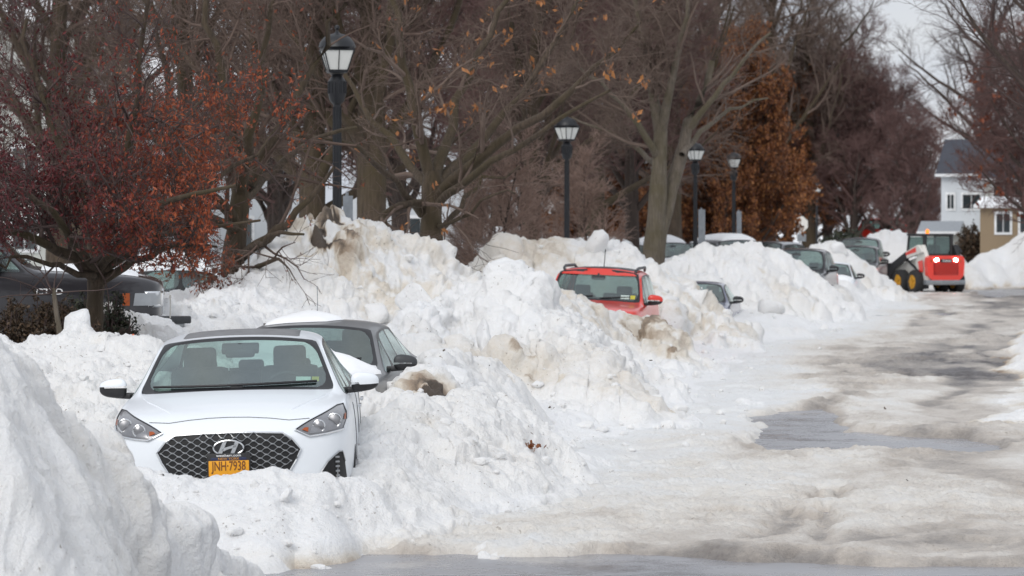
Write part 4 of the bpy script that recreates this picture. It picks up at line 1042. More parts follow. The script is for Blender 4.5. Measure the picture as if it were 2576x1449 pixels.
# ------------------------------------------------------------------ skid steer loader
def loader():
    D = 109.; t = empty('skid_steer_loader', (gx(2366, D), D-.8, 0.0), 'red and white skid steer loader with lit work lights driving away on the icy road', 'loader', (0, 0, R(20)))
    w = .80; y0 = 0
    body = MB().prism([(0, .42), (2.6, .42), (2.6, .75), (2.1, .98), (.9, 1.22), (.12, 1.28), (0, 1.15)], -.56, .56, 'yz')
    for v in body.bm.verts: pass
    body.build('body', M['m_white'], t, ang=30)
    MB().box((0, -.05, .40), (1.45, .3, .16), bev=.03).box((0, 1.2, .46), (1.0, 2.2, .3)).build('chassis', M['sign_grey'], t)
    # side uprights that carry the lift arms
    for s_ in (-1, 1):
        up = MB().prism([(-.05, .45), (.45, .45), (.75, 1.0), (.55, 1.62), (.32, 1.66), (.02, 1.25)], s_*.60-.07, s_*.60+.07, 'yz').build('side_upright', M['m_white' if s_ < 0 else 'black'], t, ang=30)
        MB().prism([(.1, .75), (.38, .75), (.5, 1.1), (.16, 1.15)], s_*.715-.003, s_*.715+.003, 'yz').build('red_stripe', M['truck_red'], up)
        la = MB().prism([(.1, 1.42), (.42, 1.66), (1.3, 1.42), (1.2, 1.2), (.4, 1.36)], s_*.72-.05, s_*.72+.05, 'yz').build('lift_arm', M['m_white' if s_ < 0 else 'black'], t, ang=30)
        MB().prism([(1.302, 1.42), (2.4, 1.0), (2.75, .55), (2.9, .3), (2.75, .22), (2.5, .48), (2.2, .82), (1.202, 1.2)], s_*.72-.05, s_*.72+.05, 'yz').build('arm_front', M['black'], la, ang=30)
        MB().prism([(.5, 1.42), (1.25, 1.30), (1.28, 1.38), (.55, 1.58)], s_*.775-.003, s_*.775+.003, 'yz').build('red_stripe', M['truck_red'], la)
        MB().tube([(s_*.66, .5, .75), (s_*.66, 1.5, 1.2)], .045, 8).build('cylinder', M['black'], la)
        for yy in (.55, 1.62): wheel(t, s_*.76, yy, .41, .28, 'm_yellow')
    # engine door
    tg = MB().prism([(-.68, .64), (-.52, .48), (.52, .48), (.68, .64), (.71, 1.08), (.68, 1.24), (.58, 1.30), (-.58, 1.30), (-.68, 1.24), (-.71, 1.08)], -.16, .04, 'xz').build('tailgate', M['truck_red'], t, ang=30)
    r = MB()
    for k in range(9): r.box((0, -.18, .68+.045*k), (.86-.02*abs(k-4), .03, .02))
    r.build('grille_slats', M['red_paint'], tg)
    MB().box((0, -.168, .865), (.92, .012, .42)).build('grille_shade', M['dark_red'] if 'dark_red' in M else M['red_paint'], tg)  # raised plate whose darker red paints the shade behind the slats
    np_ = MB().box((0, -.175, 1.125), (.46, .03, .105), bev=.01).build('name_plate', M['black'], tg)
    text('name_lettering', 'Bobcat', .10, M['white_ink'], np_, (.02, -.193, 1.125), (R(90), 0, 0), .002, 1.1)
    for s_ in (-1, 1):
        MB().box((s_*.36, -.185, 1.155), (.15, .05, .10), (0, s_*R(12), 0), bev=.03).build('work_light', M['worklight'], tg)
        MB().box((s_*.53, -.18, 1.12), (.06, .04, .08), bev=.02).build('tail_light', M['amber'], tg)
    # cab
    cab = MB()
    for s_ in (-1, 1):
        cab.tube([(s_*.50, .42, 1.2), (s_*.50, .40, 1.98)], .07, 6); cab.tube([(s_*.50, 1.75, .95), (s_*.50, 1.55, 1.98)], .045, 6)
        cab.tube([(s_*.50, .40, 1.98), (s_*.50, 1.55, 1.98)], .04, 6)
    cab.box((0, .98, 2.0), (1.12, 1.3, .07), bev=.02); cab.box((0, .4, 1.28), (1.0, .08, .16)); cab.box((-.12, .42, 1.6), (.06, .05, .7)); cab.box((0, 1.7, .98), (1.0, .1, .1))
    c = cab.build('cab_frame', M['black'], t)
    for s_ in (-1, 1): MB().box((s_*.51, 1.0, 1.6), (.012, 1.1, .66)).build('cab_window', M['glass2'], c)
    MB().box((0, .40, 1.63), (.94, .012, .58)).build('rear_window', M['glass2'], c)
    MB().box((0, .95, 1.15), (.5, .5, .12), bev=.04).box((0, .72, 1.42), (.46, .12, .5), bev=.05).build('seat', M['seat'], t)
    MB().lathe([(.06, 0), (.06, .1), (.03, .14), (.01, .15)], 12, (-.3, .6, 2.04)).build('beacon', M['beacon'], t)
    bk = MB().prism([(2.85, .12), (3.55, .08), (3.6, .14), (3.0, .26), (2.98, .98), (2.86, 1.02)], -.92, .92, 'yz')
    bk.build('bucket', M['black'], t, ang=30)
M['beacon'] = mat_emit('orange_beacon', (1, .22, .02), 1.2)
M['dark_red'] = mat_simple('red_recess_shade', (.30, .01, .008), .6)  # darker copy of the machine red, for the shaded grille depth
loader()

# ------------------------------------------------------------------ street lamps and signs
def lamp_mesh():
    t = empty('street_lamp', (0, 0, 0), 'x', 'street lamp')
    n = 16; pm = MB()
    pm.lathe([(.16, 0), (.16, .5), (.12, .6), (.085, .7), (.062, .8), (.055, 3.4), (.05, 3.9)], 16)
    for k in range(10):
        a = 2*PI*k/10; pm.tube([(.06*math.cos(a), .06*math.sin(a), .82), (.052*math.cos(a), .052*math.sin(a), 3.85)], .008, 4)
    pm.build('post', M['post'], t)
    cl = MB().lathe([(.05, 3.88), (.10, 3.93), (.122, 4.02), (.122, 4.20), (.10, 4.23), (.07, 4.27), (.10, 4.30)], 16)
    for k in range(16):
        a = 2*PI*k/16; cl.tube([(.122*math.cos(a), .122*math.sin(a), 4.03), (.122*math.cos(a), .122*math.sin(a), 4.19)], .009, 4)
    cl.build('collar', M['post'], t)
    ln = MB()
    def fr(s, z): return [(a*s, b*s, z) for a, b in ((1, 1), (-1, 1), (-1, -1), (1, -1), (1, 1))]
    for a, b in zip(fr(.125, 4.34)[:4], fr(.205, 4.62)[:4]): ln.tube([a, b], .010, 5)
    for k in range(4):
        p, q = fr(.125, 4.34), fr(.205, 4.62)
        m0 = [(p[k][i]+p[k+1][i])/2 for i in range(3)]; m1 = [(q[k][i]+q[k+1][i])/2 for i in range(3)]
        ln.tube([m0, m1], .006, 5)
        ln.tube([p[k], p[k+1]], .011, 5); ln.tube([q[k], q[k+1]], .012, 5)
    ln.box((0, 0, 4.325), (.25, .25, .03), bev=.008)
    lf = ln.build('lantern_frame', M['post'], t)
    gl = bmesh.new(); a = [gl.verts.new(p) for p in fr(.118, 4.345)[:4]]; b = [gl.verts.new(p) for p in fr(.196, 4.612)[:4]]
    for k in range(4): gl.faces.new((a[k], a[(k+1) % 4], b[(k+1) % 4], b[k]))
    gl.faces.new(a); gl.faces.new(b)
    g = MB(); g.bm.free(); g.bm = gl; g.build('lamp_glass', M['frost'], lf, smooth=False)
    MB().lathe([(.235*1.2, 4.62), (.245*1.2, 4.64), (.235*1.2, 4.665), (.215, 4.69), (.17, 4.745), (.10, 4.785), (.05, 4.80)], 4, (0, 0, 0), 'z', (1, 1), PI/4).lathe([(.255, 4.655), (.235, 4.72), (.18, 4.79), (.11, 4.83), (.045, 4.845), (.02, 4.87), (.018, 4.89), (.034, 4.915), (.03, 4.945), (.005, 4.96)], 20).build('cap', M['post'], t, ang=25)
    return t
def copy_tree(o, parent=None):
    c = o.copy(); SC.collection.objects.link(c); c.parent = parent
    for ch in list(o.children): copy_tree(ch, c)
    return c
LM = lamp_mesh()
LAMPS = [(848, 46.5, 12, 'nearest and tallest black street lamp behind the stained snow pile', 1.07), (1426, 73, 40, 'black street lamp above the boulder topped pile, second nearest', 1), (1749, 96, 35, 'black street lamp right of the forked tree, left one of the close pair', 1),
         (1846, 109, 5, 'black street lamp in front of the orange oak, right one of the close pair', 1), (2055, 193, 45, 'farthest tiny street lamp beside the dark trunk and stop sign', 1)]
for i, (px, D, rz, lab, sc) in enumerate(LAMPS):
    o = LM if i == 0 else copy_tree(LM)
    o.location = (gx(px, D), D, -.06); o.rotation_euler = (0, 0, R(rz)); o.scale = (sc, sc, sc); o['label'] = lab; o['group'] = 'black street lamps along the road'
def sign(px, D, z0, z1, w, label, yaw=55):
    t = empty('parking_sign', (gx(px, D), D, 0), label, 'sign', (0, 0, R(yaw)), 'grey sign backs beside the lamps')
    MB().tube([(0, 0, 0), (0, 0, z1+.05)], .025, 8).build('post', M['sign_grey'], t)
    MB().box((0, -.03, (z0+z1)/2), (w, .008, z1-z0), bev=.003).build('plate', M['sign_grey'], t)
sign(873, 47.0, 2.0, 2.78, .16, 'narrow grey sign back right beside the nearest lamp post', 30)
sign(1764, 96.6, 1.7, 2.8, .24, 'narrow grey sign back beside the lamp right of the forked tree', 30)
sign(1858, 109.6, 1.8, 2.8, .2, 'narrow grey sign back beside the lamp before the orange oak', 30)
t = empty('stop_sign', (gx(2012, 150), 150, 0), 'pale grey back of an octagonal road sign with a small plate below', 'sign')
MB().tube([(0, 0, 0), (0, 0, 2.75)], .035, 8).build('post', M['sign_grey'], t)
MB().lathe([(.001, -.01), (.40, -.01), (.40, .01), (.001, .01)], 8, (0, -.05, 2.35), 'y', (1, 1), PI/8).build('sign_face', M['soft_grey'] if 'soft_grey' in M else M['m_white'], t)
MB().box((.08, -.05, 1.72), (.42, .01, .34)).build('plate', M['sign_grey'], t)
def stake(px, py0, py1, D, r, mat, label, name='marker_stake'):
    X, Y, Z = pt(px, py0, D); z1 = CH+(HY-py1)/F*D
    o = MB().tube([(0, 0, 0), (.004, 0, (z1-Z)*.5), (0, 0, z1-Z)], r, 6).box((0, 0, z1-Z-.02), (r*2.6, r*2.6, .03)).build(name, mat, None); o.location = (X, Y, Z)
    tag(o, label, 'stake')
M['orange_stake'] = mat_simple('orange_stake', (.75, .22, .12), .5)
stake(335, 870, 840, 29.5, .008, M['orange_stake'], 'thin orange stake in the snow left of the white sedan')
stake(428, 800, 742, 35, .008, M['m_white'], 'thin white stake in the snow right of the dark pickup front')
stake(798, 800, 720, 36, .0045, M['sign_grey'], 'thin grey stake sticking up behind the grey sedan roof snow')

# ------------------------------------------------------------------ trees
def walk(rg, P0, Dr, L, R0, R1, S, wig, up):
    """grow N polylines at once: P0 (N,3), Dr (N,3), L (N,)"""
    N = len(P0); P = np.empty((N, S, 3)); P[:, 0] = P0; d = Dr/np.linalg.norm(Dr, axis=1, keepdims=True)
    for k in range(1, S):
        d = d+rg.normal(size=(N, 3))*wig; d[:, 2] += up; d /= np.linalg.norm(d, axis=1, keepdims=True)
        P[:, k] = P[:, k-1]+d*(L/(S-1))[:, None]
    t = np.linspace(0, 1, S)[None, :]; Rr = R0[:, None]*(1-t)+R1[:, None]*t
    return P, Rr
def sprout(rg, P, Rr, n, L, ang, tmin, rfac, S, wig, up, rmin, Lmin=.4, zmin=None):
    """n children on every parent polyline"""
    M_, Sp, _ = P.shape; N = M_*n
    pi = np.repeat(np.arange(M_), n); t = tmin+(1-tmin)*((np.tile(np.arange(n), M_)+rg.random(N))/n)
    f = t*(Sp-1); i0 = np.minimum(f.astype(int), Sp-2); fr = (f-i0)[:, None]
    A = P[pi, i0]; B = P[pi, i0+1]; pos = A*(1-fr)+B*fr; tan = B-A; tan /= np.linalg.norm(tan, axis=1, keepdims=True)+1e-9
    rp = Rr[pi, i0]*(1-fr[:, 0])+Rr[pi, i0+1]*fr[:, 0]
    rv = rg.normal(size=(N, 3)); sd = np.cross(tan, rv); sd /= np.linalg.norm(sd, axis=1, keepdims=True)+1e-9
    a = np.radians(ang)*(.65+.7*rg.random(N)); d = tan*np.cos(a)[:, None]+sd*np.sin(a)[:, None]
    ln = L*(Lmin+(1-Lmin)*(1-t)+.0)*(.6+.8*rg.random(N)); r0 = np.maximum(rp*rfac*(.7+.4*rg.random(N)), rmin)
    return walk(rg, pos, d, ln, r0, np.maximum(r0*.35, rmin*.6), S, wig, up)
def tubes(P, Rr, k):
    N, S, _ = P.shape
    T = np.gradient(P, axis=1); T /= np.linalg.norm(T, axis=2, keepdims=True)+1e-9
    ref = np.where(np.abs(T[..., 2:3]) < .9, np.array([0, 0, 1.]), np.array([1., 0, 0])); U = np.cross(T, ref); U /= np.linalg.norm(U, axis=2, keepdims=True)+1e-9
    W_ = np.cross(T, U); a = np.arange(k)*2*PI/k
    V = P[:, :, None]+(U[:, :, None]*np.cos(a)[None, None, :, None]+W_[:, :, None]*np.sin(a)[None, None, :, None])*Rr[:, :, None, None]
    idx = np.arange(N*S*k).reshape(N, S, k); A = idx[:, :-1]; B = idx[:, 1:]
    Q = np.stack([A, np.roll(A, -1, 2), np.roll(B, -1, 2), B], -1).reshape(-1, 4)
    return V.reshape(-1, 3), Q
def join(parts):
    V = []; Q = []; o = 0
    for v, q in parts: V.append(v); Q.append(q+o); o += len(v)
    return np.concatenate(V), np.concatenate(Q)
def leaf_mesh(rg, P, n, size, asp=.5, droop=.6, clump=0):
    M_, S, _ = P.shape; pi = rg.integers(0, M_, n) if not clump else np.repeat(rg.integers(0, M_, n//clump+1), clump)[:n]
    t = rg.random(n)*(S-1); i0 = np.minimum(t.astype(int), S-2); fr = (t-i0)[:, None]
    c = P[pi, i0]*(1-fr)+P[pi, i0+1]*fr+rg.normal(size=(n, 3))*size*.7
    d = rg.normal(size=(n, 3)); d[:, 2] -= droop*2; d /= np.linalg.norm(d, axis=1, keepdims=True)
    s_ = np.cross(d, rg.normal(size=(n, 3))); s_ /= np.linalg.norm(s_, axis=1, keepdims=True)+1e-9
    sz = size*(.55+.9*rg.random(n))[:, None]; nn = np.cross(d, s_)
    V = np.stack([c-d*sz, c-s_*sz*asp+nn*sz*.15, c+d*sz, c+s_*sz*asp+nn*sz*.15], 1)
    return V.reshape(-1, 3), np.arange(4*n).reshape(n, 4), c
def resample(pts, rad, S):
    p = np.array(pts, float); L = np.r_[0, np.cumsum(np.linalg.norm(np.diff(p, axis=0), axis=1))]; t = np.linspace(0, L[-1], S)
    # smooth with catmull-like cosine between samples
    q = np.stack([np.interp(t, L, p[:, i]) for i in range(3)], 1)
    for _ in range(2): q[1:-1] = (q[:-2]+2*q[1:-1]+q[2:])/4
    return q, np.interp(t, L, rad)
def make_tree(name, label, group, base, limbs, trunk, seed, barkm, twigm, leaf=None, lv=((9, 1.5, 42), (9, .8, 40), (8, .42, 40)), twr=.0045, S=5, up=(.05, .03, .02), cat='tree', keepz=None, trunk_sides=14, wig=.16, prune=None):
    """trunk: (pts, radii), limbs: list of (pts, radii) in local space"""
    rg = np.random.default_rng(seed); t = empty(name, base, label, cat, group=group)
    tp, tr = resample(trunk[0], trunk[1], 14)
    tr = tr*(1+.06*np.sin(np.arange(14)*1.7)); 
    v, q = tubes(tp[None], tr[None], trunk_sides)
    npmesh('trunk', v, q, M[barkm], t)
    LP, LR = [], []
    for p, r in limbs:
        a, b = resample(p, r, 10); jit = rg.normal(size=(10, 3))*.03; jit[0] = 0; LP.append(a+jit*np.linspace(.3, 1.6, 10)[:, None]); LR.append(b)
    LP, LR = np.array(LP), np.array(LR)
    v, q = tubes(LP, LR, 9); npmesh('limbs', v, q, M[barkm], t)
    parts = []; P, Rr = LP, LR
    for i, (n, L, ang) in enumerate(lv):
        last = i == len(lv)-1
        P, Rr = sprout(rg, P, Rr, n, L, ang, .12 if i == 0 else .1, .55, S if not last else 4, wig, up[min(i, len(up)-1)], twr*(1.0 if last else 1.5))
        if prune:
            for (x0, x1, y0, y1, kp) in prune:      # gaps in this crown
                W3 = P+np.array(base); qx = CX+F*W3[..., 0]/W3[..., 1]; qy = HY+F*(CH-W3[..., 2])/W3[..., 1]
                inb = ((qx > x0) & (qx < x1) & (qy > y0) & (qy < y1)).any(1) & (rg.random(len(P)) > kp); P, Rr = P[~inb], Rr[~inb]
        parts.append(tubes(P, Rr, 5 if i == 0 else 3))
    v, q = join(parts); npmesh('crown', v, q, M[twigm], t)
    if leaf:
        lm, n, size, asp, fn = leaf
        v, q, c = leaf_mesh(rg, P, n, size, asp, .6, 5); lc = rg.random(n)
        if fn: lc, keep = fn(c, lc, rg); q = q[keep]
        npmesh('leaves', v, q, M[lm], t, smooth=False, attrs={'lc': np.repeat(lc, 4)})
    return t
def loc3(base): return lambda px, py, D: tuple(np.array(pt(px, py, D))-np.array(base))

# dark red / rust leaved oak in front at the left
def tree_red():
    D = 33; b = (gx(236, D), D, .55); q = loc3(b)
    trunk = ([(0, 0, 0), q(236, 865, D), q(238, 760, D), q(244, 700, D), q(246, 670, D)], [.13, .095, .088, .095, .09])
    L = [([q(244, 705, D), q(200, 650, D-.3), q(110, 612, D-.8), q(0, 560, D-1.2), q(-120, 500, D-1.5)], [.07, .06, .045, .03, .02]),
         ([q(244, 715, D), q(320, 662, D-.2), q(400, 632, D-.5), q(470, 622, D-.8), q(540, 625, D-1)], [.05, .04, .03, .022, .012]),
         ([q(246, 680, D), q(330, 600, D+.6), q(430, 520, D+1), q(560, 430, D+1.4), q(700, 350, D+1.5)], [.06, .05, .035, .025, .014]),
         ([q(246, 680, D), q(230, 560, D+.3), q(170, 400, D+.5), q(90, 220, D+.6), q(40, 40, D+.6)], [.07, .055, .045, .03, .02]),
         ([q(246, 680, D), q(280, 540, D), q(320, 380, D-.3), q(350, 180, D-.5), q(380, 0, D-.5)], [.07, .055, .045, .03, .02]),
         ([q(245, 690, D), q(150, 560, D+1), q(60, 450, D+1.6), q(-60, 330, D+2)], [.06, .045, .03, .02]),
         ([q(245, 690, D), q(180, 600, D-.8), q(100, 500, D-1.6), q(-20, 420, D-2.2)], [.05, .04, .028, .02]),
         ([q(246, 685, D), q(340, 560, D-1), q(450, 500, D-1.6), q(590, 470, D-2)], [.05, .04, .028, .016]),
         ([q(250, 690, D), q(360, 600, D-.5), q(470, 570, D-1), q(640, 540, D-1.2)], [.05, .036, .025, .012]),
         ([q(246, 680, D), q(300, 480, D+1), q(420, 330, D+1.6), q(560, 220, D+2)], [.06, .045, .03, .016]),
         ([q(246, 700, D), q(160, 670, D-.6), q(60, 650, D-1), q(-60, 640, D-1.3)], [.04, .03, .02, .012])]
    def fn(c, lc, rg):
        px = (c[:, 0]+b[0])/(c[:, 1]+b[1])*F+CX; pz = HY-(c[:, 2]+b[2]-CH)/(c[:, 1]+b[1])*F
        h = np.clip((px-60)/420, 0, 1)+rg.normal(size=len(c))*.18
        v = np.clip(h*.75+lc*.25-.05, 0, 1)
        keep = rg.random(len(c)) < np.clip(.22+.78*np.clip((pz-80)/330, 0, 1), 0, 1)*np.where(pz > np.where(px < 330, 650, 690), .10, 1)*np.where((px > 530) & (pz > 590), .15, 1)*np.where(rg.random(len(c)) < .5+.5*np.sin(px*.035+pz*.02)*np.sin(pz*.05-px*.013), 1, .35)
        return v, keep
    make_tree('oak_tree', 'young oak keeping dark red leaves at the far left, trunk before the hedge', None, b, L, trunk, 11, 'bark', 'twig_dark', ('leaf_red', 42000, .024, .42, fn), lv=((12, 1.25, 48), (9, .62, 45), (7, .33, 45)), twr=.0030, up=(.0, -.01, -.02), prune=[(-500, 330, 650, 900, .3), (300, 900, 690, 900, .12), (560, 900, 400, 900, .25), (90, 330, 770, 900, .1)])
tree_red()
def tree_second():
    D = 43; b = (gx(586, D), D, .6); q = loc3(b)
    trunk = ([(0, 0, 0), q(585, 735, D), q(586, 640, D), q(600, 560, D), q(606, 480, D)], [.2, .165, .15, .14, .12])
    L = [([q(600, 700, D), q(650, 668, D-.8), q(700, 650, D-1.4), q(720, 660, D-1.8), q(750, 690, D-2.2)], [.05, .035, .022, .012, .006]),
         ([q(605, 650, D), q(655, 605, D-.5), q(720, 560, D-.8), q(770, 500, D-1), q(830, 440, D-1.2)], [.075, .065, .055, .04, .02]),
         ([q(600, 640, D), q(650, 620, D-1), q(690, 590, D-1.6), q(760, 575, D-2)], [.05, .04, .03, .015]),
         ([q(604, 520, D), q(640, 420, D), q(720, 300, D), q(800, 150, D), q(860, 0, D)], [.10, .08, .06, .04, .03]),
         ([q(604, 500, D), q(590, 380, D+.5), q(560, 200, D+.8), q(520, 0, D+1)], [.10, .08, .06, .04]),
         ([q(600, 560, D), q(520, 470, D-.5), q(420, 380, D-1), q(280, 280, D-1.4)], [.09, .06, .045, .025]),
         ([q(600, 580, D), q(500, 540, D-1), q(400, 500, D-1.6), q(300, 480, D-2)], [.07, .05, .03, .02]),
         ([q(604, 520, D), q(660, 450, D+1), q(760, 380, D+1.6), q(900, 300, D+2)], [.08, .06, .04, .02]),
         ([q(604, 490, D), q(640, 300, D-1), q(660, 120, D-1.5), q(690, -40, D-2)], [.09, .06, .04, .03])]
    def fn(c, lc, rg):
        px = (c[:, 0]+b[0])/(c[:, 1]+b[1])*F+CX; pz = HY-(c[:, 2]+b[2]-CH)/(c[:, 1]+b[1])*F
        keep = rg.random(len(c)) < np.where((px < 650) & (pz > 250), 1, .05)
        return lc*.9, keep
    make_tree('oak_tree', 'oak with rusty orange leaves and a thick trunk left of the tallest snow pile', None, b, L, trunk, 12, 'bark', 'twig', ('leaf_rust', 14000, .030, .42, fn), lv=((10, 1.4, 48), (9, .75, 45), (7, .38, 45)), twr=.0034, up=(.0, .0, -.01), prune=[(795, 905, 60, 240, .12), (815, 880, 240, 560, .35), (600, 950, 590, 900, .4), (640, 950, 480, 600, .5)])
tree_second()
def tree_limbs():
    D = 49; b = (gx(1086, D), D, .3); q = loc3(b)
    trunk = ([(0, 0, 0), q(1086, 620, D), q(1084, 540, D), q(1090, 470, D), q(1088, 430, D)], [.21, .175, .165, .17, .12])
    L = [([q(1095, 500, D), q(1160, 425, D-.5), q(1260, 350, D-1), q(1370, 285, D-1.3), q(1480, 200, D-1.6), q(1600, 60, D-2)], [.11, .085, .07, .06, .045, .02]),
         ([q(1095, 520, D), q(1180, 440, D-1), q(1290, 375, D-1.6), q(1400, 310, D-2), q(1520, 225, D-2.4)], [.07, .06, .045, .035, .02]),
         ([q(1075, 520, D), q(1030, 500, D-.5), q(985, 530, D-.8), q(950, 590, D-1)], [.07, .065, .06, .05]),
         ([q(1060, 540, D), q(1000, 460, D-1), q(950, 400, D-1.6), q(860, 350, D-2.2), q(740, 330, D-2.6)], [.06, .05, .04, .03, .02]),
         ([q(1086, 460, D), q(1050, 330, D), q(1020, 180, D), q(980, 0, D), q(960, -80, D)], [.10, .085, .07, .05, .03]),
         ([q(1090, 460, D), q(1130, 300, D+.8), q(1200, 150, D+1.2), q(1290, -20, D+1.5)], [.10, .075, .055, .035]),
         ([q(1092, 470, D), q(1190, 380, D+1), q(1320, 240, D+1.4), q(1430, 60, D+1.8), q(1470, -40, D+2)], [.09, .07, .055, .035, .02]),
         ([q(1085, 480, D), q(1000, 380, D+1), q(920, 280, D+1.4), q(820, 120, D+1.6)], [.08, .06, .045, .025]),
         ([q(1095, 600, D), q(1140, 540, D+.6), q(1200, 470, D+.8), q(1290, 420, D+1)], [.055, .045, .035, .015]),
         ([q(1095, 570, D), q(1150, 560, D-.8), q(1220, 500, D-1), q(1300, 470, D-1.4)], [.04, .03, .022, .012])]
    def fn(c, lc, rg): return np.clip(lc*.4+.6, 0, 1), rg.random(len(c)) < .9
    make_tree('street_tree', 'bare tree throwing long limbs to the upper right, beyond the stained pile', None, b, L, trunk, 13, 'bark', 'twig_grey', ('leaf_oak', 500, .05, .5, fn), lv=((10, 1.5, 40), (8, .85, 40), (7, .42, 40)), twr=.0036, up=(.03, .03, .02), prune=[(795, 905, 60, 240, .15), (815, 880, 240, 560, .4), (1375, 1480, 255, 620, .06), (1120, 1600, 330, 640, .35), (900, 1060, 330, 560, .5)])
tree_limbs()
def tree_fork():
    D = 76; b = (gx(1648, D), D, 0); q = loc3(b)
    trunk = ([(0, 0, 0), q(1642, 660, D), q(1650, 560, D), q(1658, 450, D), q(1660, 360, D), q(1664, 300, D)], [.32, .27, .23, .20, .17, .14])
    L = [([q(1652, 640, D), q(1672, 540, D+.2), q(1695, 450, D+.3), q(1715, 380, D+.4), q(1738, 310, D+.5), q(1800, 150, D+.6)], [.20, .18, .17, .16, .12, .07]),
         ([q(1660, 330, D), q(1640, 220, D), q(1610, 90, D), q(1590, -60, D)], [.15, .11, .08, .05]),
         ([q(1662, 340, D), q(1690, 200, D-.5), q(1720, 60, D-.8), q(1740, -60, D-1)], [.13, .09, .06, .04]),
         ([q(1738, 320, D), q(1780, 260, D-.5), q(1850, 180, D-1), q(1940, 80, D-1.5)], [.09, .07, .05, .03]),
         ([q(1655, 400, D), q(1600, 300, D-.8), q(1530, 220, D-1.2), q(1450, 160, D-1.6)], [.10, .07, .05, .03]),
         ([q(1715, 390, D), q(1760, 330, D+1), q(1840, 270, D+1.6), q(1930, 240, D+2)], [.08, .06, .04, .02]),
         ([q(1658, 420, D), q(1610, 380, D+1), q(1540, 330, D+1.6), q(1440, 300, D+2)], [.08, .06, .04, .02])]
    make_tree('street_tree', 'grey barked tree forking into a V left of the close pair of lamps', None, b, L, trunk, 14, 'bark_grey', 'twig_grey', None, lv=((12, 2.0, 42), (9, 1.1, 40), (8, .55, 40)), twr=.0052, up=(.07, .06, .03), prune=[(1370, 1480, 265, 640, 0), (1705, 1800, 335, 640, .0), (1800, 1900, 360, 640, .05), (1500, 1720, 400, 660, .12), (1720, 2100, 60, 360, .45)])
    q2 = loc3(b)
tree_fork()

# repeated kinds: prototypes, then copies
def proto(name, seed, h, spread, nl, barkm, twigm, r, clear, lean=28, leaf=None, twr=.007, lv=None, group=None, label='x', up=(.05, .03, .02), multi=0, cat='tree'):
    rg = np.random.default_rng(seed)
    trunk = ([(0, 0, -.4), (rg.normal()*.04, rg.normal()*.04, clear), (rg.normal()*.15, rg.normal()*.15, clear+(h-clear)*.45), (rg.normal()*.3, rg.normal()*.3, h*.9)], [r*1.25, r, r*.6, r*.15])
    L = []
    tp, _ = resample(trunk[0], trunk[1], 20)
    for k in range(nl):
        z = clear+(h*.8-clear)*((k+rg.random()*.6)/nl)**1.25; a = k*2.4+rg.random()*.8
        i = np.argmin(abs(tp[:, 2]-z)); p0 = tp[i]; el = R(90-lean-rg.random()*22)*(1-.25*(z/h)) if False else R(90-(lean+30*(1-z/h)+rg.normal()*6))
        ln = spread*(1-.55*(z-clear)/(h-clear+.1))*(.8+.4*rg.random()); d = np.array([math.cos(a)*math.cos(el), math.sin(a)*math.cos(el), math.sin(el)])
        pts = [p0]
        for s_ in range(4): d = d+np.array([0, 0, .10])+rg.normal(size=3)*.09; d /= np.linalg.norm(d); pts.append(pts[-1]+d*ln/4)
        rr = r*.55*(1-.5*z/h); L.append((pts, [rr, rr*.75, rr*.55, rr*.35, rr*.16]))
    return make_tree(name, label, group, (0, 0, 0), L, trunk, seed, barkm, twigm, leaf, lv or ((9, spread*.45, 42), (9, spread*.24, 40), (8, spread*.12, 38)), twr, 5, up, trunk_sides=10, cat=cat)
G = 'bare trees behind the snow piles'
PA = proto('street_tree', 31, 10.5, 4.6, 16, 'bark', 'twig_grey', .24, 2.3, group=G, twr=.0048, lv=((8, 2.1, 42), (8, 1.1, 40), (7, .55, 38)))
PB = proto('street_tree', 32, 9.0, 3.6, 22, 'bark_dark', 'twig_purple', .18, 1.7, lean=22, group=G, twr=.006)
PC = proto('street_tree', 33, 13.5, 5.2, 18, 'bark', 'twig', .30, 3.0, lean=24, group=G, twr=.0055, lv=((8, 2.4, 42), (8, 1.2, 40), (7, .6, 38)))
def oakfn(c, lc, rg): return np.clip(lc, 0, 1), rg.random(len(c)) < 1.0
PD = proto('oak_tree', 34, 10.5, 4.6, 22, 'bark_dark', 'twig', .22, 1.2, lean=34, leaf=('leaf_oak', 85000, .068, .6, oakfn), group='oaks that keep their dry leaves', twr=.007)
PE = proto('shrub', 35, 3.2, 1.3, 16, 'bark_dark', 'twig_pink', .045, .15, lean=18, group='bare shrubs behind the piles', twr=.0048, lv=((7, .8, 30), (6, .45, 32), (5, .25, 35)), cat='shrub')
used = set()
def place(P, px, D, sc, rz, label, z=.25, sxy=1.0, cat=None):
    o = P if P.name not in used else copy_tree(P)
    used.add(P.name if o is P else o.name)
    o.location = (gx(px, D), D, z); o.scale = (sc*sxy, sc*sxy, sc); o.rotation_euler = (0, 0, rz); o['label'] = label
    return o
